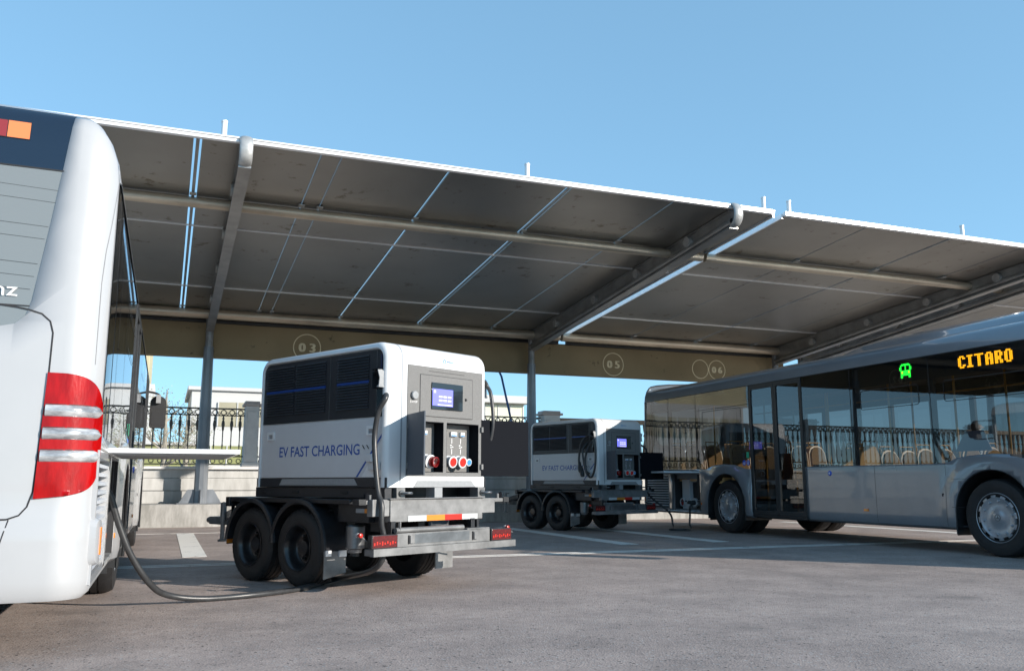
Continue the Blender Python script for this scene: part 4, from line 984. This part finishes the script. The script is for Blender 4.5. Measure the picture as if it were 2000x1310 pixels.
        # cable recess (dark niche frame) and holster
        b = MB(); b.box(X(xf-.0005), X(xf-.003), .07, .15, 1.55, 1.93, 'blackgloss'); b.box(X(xf-.003), X(xf-.006), .085, .105, 1.96, 2.09, 'navy'); b.build('cable_niche', up_, smooth=0)
        b = MB()
        hp = [(.155, 1.93), (.12, 1.945), (.075, 1.945), (.05, 1.93), (.045, 1.88), (.062, 1.84), (.062, 1.80)]
        b.add([(X(xf-.002), .15, 1.875), (X(xf-.03), .15, 1.93), (X(xf-.075), .11, 1.945), (X(xf-.075), .055, 1.925), (X(xf-.03), .055, 1.88), (X(xf-.002), .055, 1.875)], [(0, 1, 2, 3, 4, 5)], 'charcoal')
        b.box(X(xf-.002), X(xf-.06), .155, .165, 1.78, 1.93, 'charcoal'); b.prism([(xf-.002, 1.80), (xf-.07, 1.80), (xf-.062, 1.87), (xf-.085, 1.94), (xf-.04, 1.945), (xf-.002, 1.93)], lambda u, v, w_: (X(u), .045+w_, v), 0, .010, 'midgrey'); b.box(X(xf-.002), X(xf-.075), .04, .07, 1.785, 1.80, 'midgrey')
        b.box(X(xf-.0), X(xf-.065), .056, .154, 1.945, 1.952, 'doorin'); hol = b.build('cable_holster', e, bevel=.002)
        b = MB(); put_text(b, 'B' if s == 0 else 'A', .034, (X(xf-.0615), .125 if s == 0 else .095, 1.81), (0, -1 if s == 0 else 1, 0), (0, 0, 1), 'whitemark', .022)
        b.v = [(X(xf-.004), v[1]+(.022+.04 if s == 0 else 0), v[2]) for v in b.v]; b.build('letter', e, smooth=0)
        # lower white-grey panel
        b = MB(); b.box(X(xs_), X(.016), .064, L-.064, .998, 1.522, 'offwhite'); lp = b.build('side_panel', e, bevel=.002)
        if s == 0: dy = lambda y: y
        else: dy = lambda y: y
        b = MB()
        put_text(b, 'EV FAST CHARGING', .098, (X(.0148), 1.638 if s == 0 else .375, 1.200), (0, -1 if s == 0 else 1, 0), (0, 0, 1), 'bluetext', 1.262, off=.012); b.build('lettering', lp, smooth=0)
        b = MB(); b.prism([(.026, 1.400), (.052, 1.400), (.422, .999), (.396, .999)], F(.0158), 0, .0012, 'bluetext')
        b.prism([(.066, 1.33), (.34, .999), (.066, .999)], F(.0158), 0, .0006, 'white'); b.v = [v for v in b.v]; b.build('diagonal_stripe', lp, smooth=0)
        b = MB()
        for y in (.33, .27): b.prism([(y, 1.282), (y+.012, 1.285), (y-.018, 1.25), (y-.03, 1.248)], F(.0155), 0, .004, 'seam')
        b.build('mark', lp, smooth=0)
        for y in (1.795, .215):
            b = MB(); b.ring(rrect(y-.06, y+.06, 1.37, 1.455, .012, 3), rrect(y-.038, y+.038, 1.385, 1.425, .006, 3), F(.0158), 0, .012, 'white'); b.prism(rrect(y-.038, y+.038, 1.385, 1.425, .006, 3), F(.0155), 0, .001, 'midgrey'); b.build('latch', lp, smooth=0)
        b = MB(); b.box(X(.016), X(-.055), .13, .205, 1.13, 1.20, 'offwhite'); b.box(X(.016), X(-.03), .075, .205, 1.06, 1.13, 'offwhite'); b.build('plug_holder', lp, bevel=.006)
        b = MB(); b.box(X(xs_), X(.014), .0, L, .908, .994, 'charcoal'); sk = b.build('skirt', e, bevel=.002)
        b = MB(); b.prism([(1.615, .925), (1.57, .985), (.44, .985), (.39, .925)], F(.0135), 0, .0015, 'midgrey'); b.build('skirt_panel', sk, smooth=0)
    # skid frame
    b = MB()
    for x0 in (.02, W-.10):
        b.box(x0, x0+.08, .02, L+.02, .812, .906, 'charcoal')
    b.box(.60, .70, .0, .12, .812, .906, 'midgrey'); b.box(.10, W-.10, .3, .32, .812, .906, 'blackplastic'); b.box(.10, W-.10, 1.9, 1.98, .812, .906, 'charcoal')
    b.box(.13, .23, -.012, .10, .806, .906, 'galv'); b.box(W-.13, W-.03, -.012, .10, .806, .906, 'galv')
    for y in (.584, 1.348, 1.898): b.box(.012, .0201, y-.055, y+.055, .847, .873, 'seam')
    sk = b.build('skid', e, bevel=.004)
    for x in (.19, W-.07):
        b = MB(); b.tube([(x+.05*math.cos(a)+.03, -.015-.05*math.sin(a)-.02, .857) for a in [2*PI*k/16 for k in range(17)]], .012, 'steel', 8); b.lathe([(0, -.03), (.028, -.03), (.028, .02), (0, .02)], (x-.01, -.01, .857), (0, -1, 0), 'steel', 12); b.build('shackle', sk)
    # chassis
    b = MB()
    for x0 in (.05, W-.17):
        b.box(x0, x0+.12, .0, 2.35, .60, .803, 'chassis')
    for y in (.3, .9, 1.45, 2.0, 2.28): b.box(.17, W-.17, y, y+.08, .62, .79, 'chassis')
    b.box(-.10, .0499, .35, 2.36, .76, .802, 'chassis'); b.box(W-.0499, W+.10, .35, 2.36, .76, .802, 'chassis'); b.box(-.12, W+.12, 2.30, 2.37, .71, .807, 'chassis')
    b.box(-.02, .0499, .18, .62, .60, .79, 'chassis')
    for x0 in (.15, W-.25): b.box(x0, x0+.1, .7, 2.2, .40, .5999, 'chassis')
    ch = b.build('chassis', e, bevel=.006)
    b = MB(); b.prism([(-.0, .612), (1.15, .612), (1.15, .805), (-.0, .805)], fXZ(-.085), 0, .07, 'galv'); b.box(-.19, -.0015, -.075, -.0, .664, .808, 'galv'); b.box(1.1515, 1.335, -.075, -.0, .664, .804, 'galv'); b.box(-.02, 1.17, -.105, -.0, .8055, .816, 'galv')
    cm = b.build('rear_crossmember', e, bevel=.006)
    for xs_, x0, x1, m_ in ((0, .20, .422, 'reflwhite'), (0, .422, .65, 'reflorange'), (0, .65, .87, 'reflred'), (0, .87, 1.08, 'reflwhite')):
        b = MB(); b.box(x0+.001, x1-.001, -.089, -.0855, .614, .664, m_); b.build('reflector', cm, smooth=0)
    b = MB(); b.box(-.024, -.0201, .24, .355, .685, .722, 'midgrey'); b.box(-.024, -.0201, .11+.02, .235, .685, .722, 'reflorange'); b.box(W+.0, W+.0, .1, .1, .7, .7, 'reflorange') if 0 else None; b.build('side_reflector', e, smooth=0)
    for s in (0, 1):
        X = (lambda x: x) if s == 0 else (lambda x: W-x)
        b = MB(); b.box(X(-.24), X(-.10), -.02, .03, .765, .80, 'galv'); b.box(X(-.30), X(-.22), -.03, .06, .76, .81, 'blackplastic'); b.lathe([(0, .06), (.022, .05), (.022, 0)], (X(-.2), .0, .80), (0, 0, 1), 'doorin', 12); b.lathe([(.016, 0), (.016, .045), (0, .045)], (X(-.16), .0, .80), (0, 0, 1), 'galv', 10); b.build('twist_lock', e, bevel=.003)
    # bumper
    b = MB(); b.box(-.268, 1.50, -.20, -.15, .345, .407, 'galv'); b.box(-.268, 1.50, -.149, -.08, .35, .402, 'galv')
    b.box(-.0, 1.157, -.175, -.150, .4085, .522, 'galv'); b.box(.20, .88, -.178, -.1755, .43, .512, 'steel')
    b.tube([(.02, -.13, .545), (.84, -.13, .545)], .024, 'galv', 14); b.box(.86, 1.16, -.17, -.06, .523, .535, 'galv')
    b.tube([(.06, -.15, .545), (.06, -.15, .62)], .006, 'galv', 6)
    for x in (.14, .93): b.box(x, x+.05, -.195, -.1755, .435, .50, 'galv'); b.box(x-.012, x-.001, -.185, -.1755, .43, .505, 'seam')
    for x in (-.0, .98): b.box(x, x+.05, -.10, -.05, .40, .62, 'chassis'); b.box(x+.1, x+.13, -.08, .3, .52, .61, 'chassis')
    bp_ = b.build('rear_bumper', e, bevel=.005)
    for x0, x1 in ((-.285, -.004), (1.162, 1.445)):
        b = MB(); b.box(x0, x1, -.192, -.14, .4095, .519, 'blackplastic'); b.box(x0+.008, x1-.008, -.197, -.1925, .416, .513, 'lampred'); rl = b.build('tail_lamp', bp_, bevel=.003)
        b = MB()
        for k in range(9): b.box(x0+.02+k*.028, x0+.034+k*.028, -.1985, -.1972, .435+.006*(k % 3), .458+.01*(k % 2), 'reflred')
        b.build('lamp_element', rl, smooth=0)
    for s in (0, 1):
        X = (lambda x: x) if s == 0 else (lambda x: W-x)
        xm = X(-.36) if s == 0 else X(-.16)
        b = MB(); b.tube([(X(-.27), -.1, .47), (xm+(.02 if s == 0 else -.02), -.13, .505)], .008, 'galv', 6); b.lathe([(0, .02), (.018, .012), (.02, 0), (.018, -.012), (0, -.02)], (xm, -.135, .52), (0, -1, .0), 'reflred', 12); b.lathe([(.0, 0), (.02, 0), (.02, .02), (0, .02)], (xm, -.11, .52), (0, 1, .0), 'clearlens', 12); b.build('marker_light', e)
    # wheels + fenders
    for s in (0, 1):
        X = (lambda x: x) if s == 0 else (lambda x: W-x); sg = -1 if s == 0 else 1
        for yw in (1.06, 1.86):
            b = MB(); r = .352; c = (X(-.135), yw, r)
            pr = [(.195, -.01), (.215, .0), (.24, .004), (.30, .004), (.33, -.012), (.347, -.035)]
            z_ = -.035
            for k in range(4):
                pr += [(r, z_-.004), (r, z_-.042), (r-.008, z_-.044), (r-.008, z_-.052)]; z_ -= .052
            pr += [(.335, -.252), (.3, -.26), (.2, -.26)]
            b.lathe(pr, c, (sg, 0, 0), 'rubber', 56)
            # shoulder lugs
            for k in range(40):
                a = 2*PI*k/40
                for h0, h1 in ((-.012, -.045), (-.215, -.25)):
                    pts = []
                    for (rr_, hh) in ((.338, h0), (.355, h1), (.355, h1-.0)):
                        pass
                    q = []
                    for da in (0, .075):
                        for (rr_, hh) in ((.333, h0), (.3535, (h0*.3+h1*.7)), (.345, h1)):
                            q.append((c[0]+sg*hh, c[1]+rr_*math.cos(a+da), c[2]+rr_*math.sin(a+da)))
                    b.add(q, [(0, 1, 4, 3), (1, 2, 5, 4), (0, 2, 1), (3, 4, 5)], 'rubber')
            wo = b.build('wheel', e, smooth=35)
            b = MB(); b.lathe([(.20, -.012), (.212, .006), (.205, .010), (.19, -.004), (.178, -.05), (.172, -.10), (.15, -.125), (.12, -.13), (.09, -.11), (.078, -.075), (.07, -.06), (.0, -.055)], c, (sg, 0, 0), 'rimblack', 44)
            for k in range(6):
                a = 2*PI*k/6; b.lathe([(0, -.095), (.010, -.095), (.011, -.125)], (c[0], c[1]+.12*math.cos(a), c[2]+.12*math.sin(a)), (sg, 0, 0), 'steel', 8)
            b.build('rim', wo, smooth=40)
            # fender
            b = MB(); ro, ri = .435, .422; xo, xi = -.15, .14
            A0, A1 = (-.06 if yw > 1.5 else -.02), PI+.02
            if yw > 1.5: aa = [(.12+(PI+.02-.12)*k/22) for k in range(23)]
            else: aa = [(-.0+(PI-.12)*k/22) for k in range(23)]
            aa = [.06+(PI-.12)*k/22 for k in range(23)]
            if yw < 1.5: aa = [.06+(PI+.0)*k/22 for k in range(23)]
            sec = [(xo, ri-.028), (xo-.012, ri-.012), (xo-.006, ro), (xo+.015, ro+.004), (xo+.03, ro-.004), (xi, ro-.004), (xi, ri-.006), (xo+.03, ri-.006), (xo+.0, ri-.01)]
            vs = []; k_ = len(sec)
            for a in aa:
                for (xx, rr_) in sec: vs.append((X(xx), yw+rr_*math.cos(a), .36+rr_*math.sin(a)))
            fs = [(i*k_+j, i*k_+(j+1) % k_, (i+1)*k_+(j+1) % k_, (i+1)*k_+j) for i in range(len(aa)-1) for j in range(k_)]
            fs += [tuple(range(k_)), tuple(range((len(aa)-1)*k_, len(aa)*k_))[::-1]]
            b.add(vs, fs, 'chassis')
            fo = b.build('fender', e, smooth=35)
            bm = bmesh.new(); bm.from_mesh(fo.data); bmesh.ops.recalc_face_normals(bm, faces=bm.faces); bm.to_mesh(fo.data); bm.free()
            b = MB()
            for dy in (-.10, .06): b.box(X(.0), X(.03), yw+dy, yw+dy+.03, .75, .80, 'galv')
            b.tube([(X(.02), yw-.3, .70), (X(.02), yw-.05, .70)], .008, 'steel', 6); b.build('fender_bracket', fo, smooth=0)
        # mud flap at the rear wheel
        b = MB()
        b.add([(X(-.156), .615, .10), (X(.085), .615, .145 if s == 0 else .10), (X(.085), .615, .335), (X(-.156), .615, .345), (X(-.156), .627, .10), (X(.085), .627, .145 if s == 0 else .10), (X(.085), .627, .335), (X(-.156), .627, .345)], [(0, 1, 2, 3), (7, 6, 5, 4), (0, 4, 5, 1), (1, 5, 6, 2), (2, 6, 7, 3), (3, 7, 4, 0)], 'galv')
        if s == 0: b.box(X(-.15), X(-.09), .60, .6145, .30, .35, 'alu'); b.box(X(.0), X(.08), .60, .6145, .29, .345, 'alu')
        b.build('mud_flap', e, smooth=0)
    b = MB()
    for yw in (1.06, 1.86): b.box(.05, W-.05, yw-.04, yw+.04, .31, .39, 'chassis')
    b.build('axle', e, bevel=.01)
    b = MB(); b.lathe([(0, .33), (.06, .33), (.065, .36), (.085, .37), (.088, .56), (.075, .575), (0, .58)], (.06, .46, 0), (0, 0, 1), 'steel', 24); b.lathe([(0, .30), (.04, .3), (.04, .33)], (.06, .46, 0), (0, 0, 1), 'blackplastic', 16); b.build('air_tank', e)
    # drawbar and jack
    b = MB(); b.obox((.10, 2.36, .66), (.09, 0, 0), (.42, 1.1, -.14), (0, 0, .09), 'chassis'); b.obox((W-.19, 2.36, .66), (.09, 0, 0), (-.42, 1.1, -.14), (0, 0, .09), 'chassis'); b.box(.58, .71, 3.3, 3.9, .46, .55, 'galv'); b.tube([(.645, 3.9, .505), (.645, 4.02, .505)], .035, 'steel', 12); db = b.build('drawbar', e, bevel=.006)
    b = MB(); b.lathe([(0, .28), (.05, .28), (.05, .30), (.025, .31), (.025, .50), (.035, .50), (.035, .72), (0, .73)], (.50, 3.45, 0), (0, 0, 1), 'galv', 14); b.box(.47, .6, 3.43, 3.47, .70, .72, 'galv'); b.build('jack', db)
    b = MB(); b.box(-.08, .0, 2.36, 2.38, .33, .40, 'blackplastic'); b.box(-.09, -.01, 2.352, 2.3595, .34, .385, 'reflorange'); b.box(-.05, -.02, 2.352, 2.37, .4, .71, 'chassis'); b.build('side_lamp', e, smooth=0)
    return e
tr = make_trailer(); tr.location = (1.79, 7.602, 0); tr.rotation_euler = (0, 0, .472)
tag(tr, 'near white EV fast charging trailer with open socket doors beside the white bus', 'trailer', 'mobile charging trailers')
tr2 = copy_tree(tr); tr2.location = (7.856, 15.448, 0); tr2.rotation_euler = (0, 0, .32)
tag(tr2, 'farther EV fast charging trailer with cable loops beside the shaded bus', 'trailer', 'mobile charging trailers')
def world(t, q):
    th = t.rotation_euler.z; return (t.location.x+math.cos(th)*q[0]-math.sin(th)*q[1], t.location.y+math.sin(th)*q[0]+math.cos(th)*q[1], q[2])
def cable(pts, r, label, group='charging cables', plugs=(), name='charging_cable'):
    b = MB(); sp = spline(pts, 10); b.tube(sp, r, 'cable', 14)
    o = b.build(name, smooth=60)
    tag(o, label, 'cable', group)
    for (pt, dr) in plugs:
        b = MB(); d = Vector(dr).normalized()
        b.lathe([(0, -.02), (r*1.3, -.02), (r*1.5, .06), (.042, .08), (.045, .16), (.034, .165), (.034, .19), (0, .19)], pt, d, 'blackplastic', 18)
        b.build('plug', o)
    return o
T1 = lambda *q: world(tr, q); T2 = lambda *q: world(tr2, q)
cable([T1(.0, .03, 1.70), T1(-.05, -.055, 1.705), T1(-.085, -.075, 1.66), T1(-.10, -.015, 1.56), T1(-.10, .03, 1.36), T1(-.11, .0, 1.13), T1(-.12, -.06, .87), T1(-.12, -.11, .76), T1(-.12, -.115, .6), T1(-.06, -.09, .42), T1(-.05, .05, .22), (1.56, 8.62, .045), (1.19, 8.16, .026), (.77, 7.85, .026), (.36, 7.73, .026), (.08, 7.62, .08), (-.06, 7.42, .20), (-.20, 7.32, .42), (-.30, 7.28, .66), (-.36, 7.25, .84), (-.42, 7.22, .92), (-.50, 7.2, .90)], .024,
      'black charging cable looping over the asphalt from the near trailer to the white bus')
cable([T1(1.28, .02, 1.95), T1(1.32, .02, 1.90), T1(1.335, -.02, 1.80), T1(1.33, -.05, 1.5), T1(1.325, .05, 1.2), T1(1.33, .2, 1.08), T1(1.335, .33, 1.25), T1(1.335, .22, 1.6), T1(1.32, .09, 1.82), T1(1.29, .06, 1.86)], .019, 'coiled charging cable hanging on the right side of the near trailer')
cable([T2(.0, .10, 1.84), T2(-.07, .2, 1.86), T2(-.09, .36, 1.72), T2(-.09, .43, 1.45), T2(-.09, .43, 1.30)], .022, 'short hanging cable end with plug on the farther trailer', plugs=[(T2(-.09, .42, 1.33), (-.02, -.3, -1))])
cable([T2(-.02, .13, 1.82), T2(-.08, .02, 1.82), T2(-.09, -.03, 1.6), T2(-.10, -.03, 1.3), T2(-.10, .04, 1.10), T2(-.09, .14, 1.06), T2(-.09, .24, 1.18), T2(-.08, .26, 1.45), T2(-.06, .18, 1.66), T2(-.02, .12, 1.75)], .022, 'long looped charging cable on the left side of the farther trailer', plugs=[(T2(-.10, .36, 1.25), (0, -.3, -1))])
cable([T2(.0, .30, 1.72), T2(-.07, .34, 1.6), T2(-.09, .31, 1.4), T2(-.09, .25, 1.2), T2(-.08, .16, 1.12)], .020, 'inner charging cable strand between the loops of the farther trailer')
cable([T2(1.29, .05, 1.72), T2(1.42, .0, 1.6), T2(1.50, .1, 1.3), T2(1.52, .1, 1.0), T2(1.60, .12, .7), (9.73, 15.95, .35), (9.80, 15.93, .12), (9.72, 15.8, .026), (9.5, 15.55, .026), (9.7, 15.35, .026), (9.95, 15.5, .03), (10.02, 15.64, .12), (10.06, 15.68, .30), (10.05, 15.66, .46), (10.16, 15.67, .545), (10.25, 15.68, .545)], .020,
      'thin charging cable hanging from the farther trailer to the shaded bus socket', plugs=[((10.03, 15.67, .545), (1, 0, 0))])
# blue rod
b = MB(); b.tube([(8.30, 22.9, 4.6), (8.55, 22.6, 3.85), (8.86, 22.4, 2.2), (8.92, 22.4, 0)], .03, 'rodblue', 10); o = b.build('flag_pole'); tag(o, 'thin dark blue leaning pole behind the railing', 'pole')
# ------------------------------------------------------------------ background
def building(name, loc, boxes, wins, label):
    e = empty(name, loc); tag(e, label, 'building', 'pale buildings beyond the railing')
    for (nm, x0, x1, y0, y1, z0, z1, m_) in boxes:
        b = MB(); b.box(x0, x1, y0, y1, z0, z1, m_); b.build(nm, e, bevel=.03)
    for (x0, x1, z0, z1, m_) in wins:
        b = MB(); b.box(x0, x1, -.05, -.02, z0, z1, m_); f = b.build('window', e, smooth=0)
        b = MB(); n = max(1, int((x1-x0)/.8))
        for k in range(n+1): b.box(x0+(x1-x0)*k/n-.03, x0+(x1-x0)*k/n+.03, -.09, -.052, z0, z1, 'bwhite')
        b.build('mullion', f, smooth=0)
    return e
building('white_building', (-8, 50, 0), [('wall', -9, 7.25, 0, 9, 0, 6.1, 'bwhite'), ('upper_floor', -9, 6.9, .4, 9, 6.1, 10.5, 'byellow'), ('roof', -9.3, 7.2, .1, 9.3, 10.5, 10.8, 'bwhite')],
         [(-8, 5.9, 3.9, 5.2, 'bwin'), (-8, 5.9, 1.4, 2.6, 'bwin')], 'white building with sand-coloured upper floor seen beyond the near bus')
building('white_building', (4.0, 50, 0), [('wall', -2.9, 10.2, 0, 8, 0, 5.85, 'bwhite'), ('roof', -3.1, 10.4, -.2, 8.2, 5.85, 6.07, 'bwhite')], [(-1.5, 1.5, 3.95, 5.25, 'bwin'), (2.6, 8, 3.95, 5.25, 'bwin'), (-2.6, 9, 1.9, 2.9, 'bolive')], 'low white block with flat roof left of the near trailer')
building('glazed_building', (18.5, 50, 0), [('wall', -4, 1.9, 0, 8, 0, 5.7, 'bglaz'), ('roof', -4.3, 2.15, -.6, 8.3, 5.7, 6.15, 'bwhite')], [(-3.9, 1.8, 1.5, 5.6, 'bglaz')], 'pale glazed hall with thin white roof right of the near trailer')
b = building('low_store', (-.6, 46, 0), [('wall', -1.2, 2.0, 0, 3, 0, 2.75, 'bolive'), ('roof', -1.4, 2.2, -.2, 3.2, 2.75, 2.9, 'bwhite')], [], 'low olive store with white flat roof behind the iron railing')
def tree(x, y, h, label, seed):
    rnd = random.Random(seed); e = empty('tree', (x, y, 0)); tag(e, label, 'tree', 'bare trees beyond the railing')
    b = MB(); b.tube([(0, 0, 0), (.05, 0, h*.4), (0, .1, h*.95)], [.16, .11, .02], 'bark', 8)
    tips = []
    for k in range(16):
        a = rnd.uniform(0, 2*PI); z0 = h*rnd.uniform(.3, .75); l = h*rnd.uniform(.15, .32)*(1.2-z0/h); p2 = (math.cos(a)*l, math.sin(a)*l, z0+l*.8)
        b.tube([(0, 0, z0), (p2[0]*.5, p2[1]*.5, z0+l*.35), p2], [.045, .025, .006], 'bark', 5); tips.append(p2)
        for j in range(4):
            q = (p2[0]+rnd.uniform(-.5, .5), p2[1]+rnd.uniform(-.5, .5), p2[2]+rnd.uniform(0, .7)); b.tube([(p2[0]*.6, p2[1]*.6, z0+l*.5), q], [.015, .004], 'bark', 4); tips.append(q)
    b.build('trunk', e)
    b = MB()
    for t in tips:
        for j in range(10):
            c = Vector(t)+Vector([rnd.gauss(0, .13) for _ in range(3)]); u = Vector([rnd.uniform(-1, 1) for _ in range(3)]).normalized()*.035; v = u.cross(Vector([rnd.uniform(-1, 1) for _ in range(3)])).normalized()*.025
            b.add([c-u, c-v, c+u, c+v], [(0, 1, 2, 3)], 'leaf')
    b.build('crown', e, smooth=0, merge=False)
tree(-.1, 38, 4.9, 'thin pale tree between the two white buildings', 1); tree(.75, 40, 4.3, 'smaller bushy tree left of the low white block', 2); tree(12.9, 44, 5.0, 'thin tree beyond the railing near the glazed hall', 3)
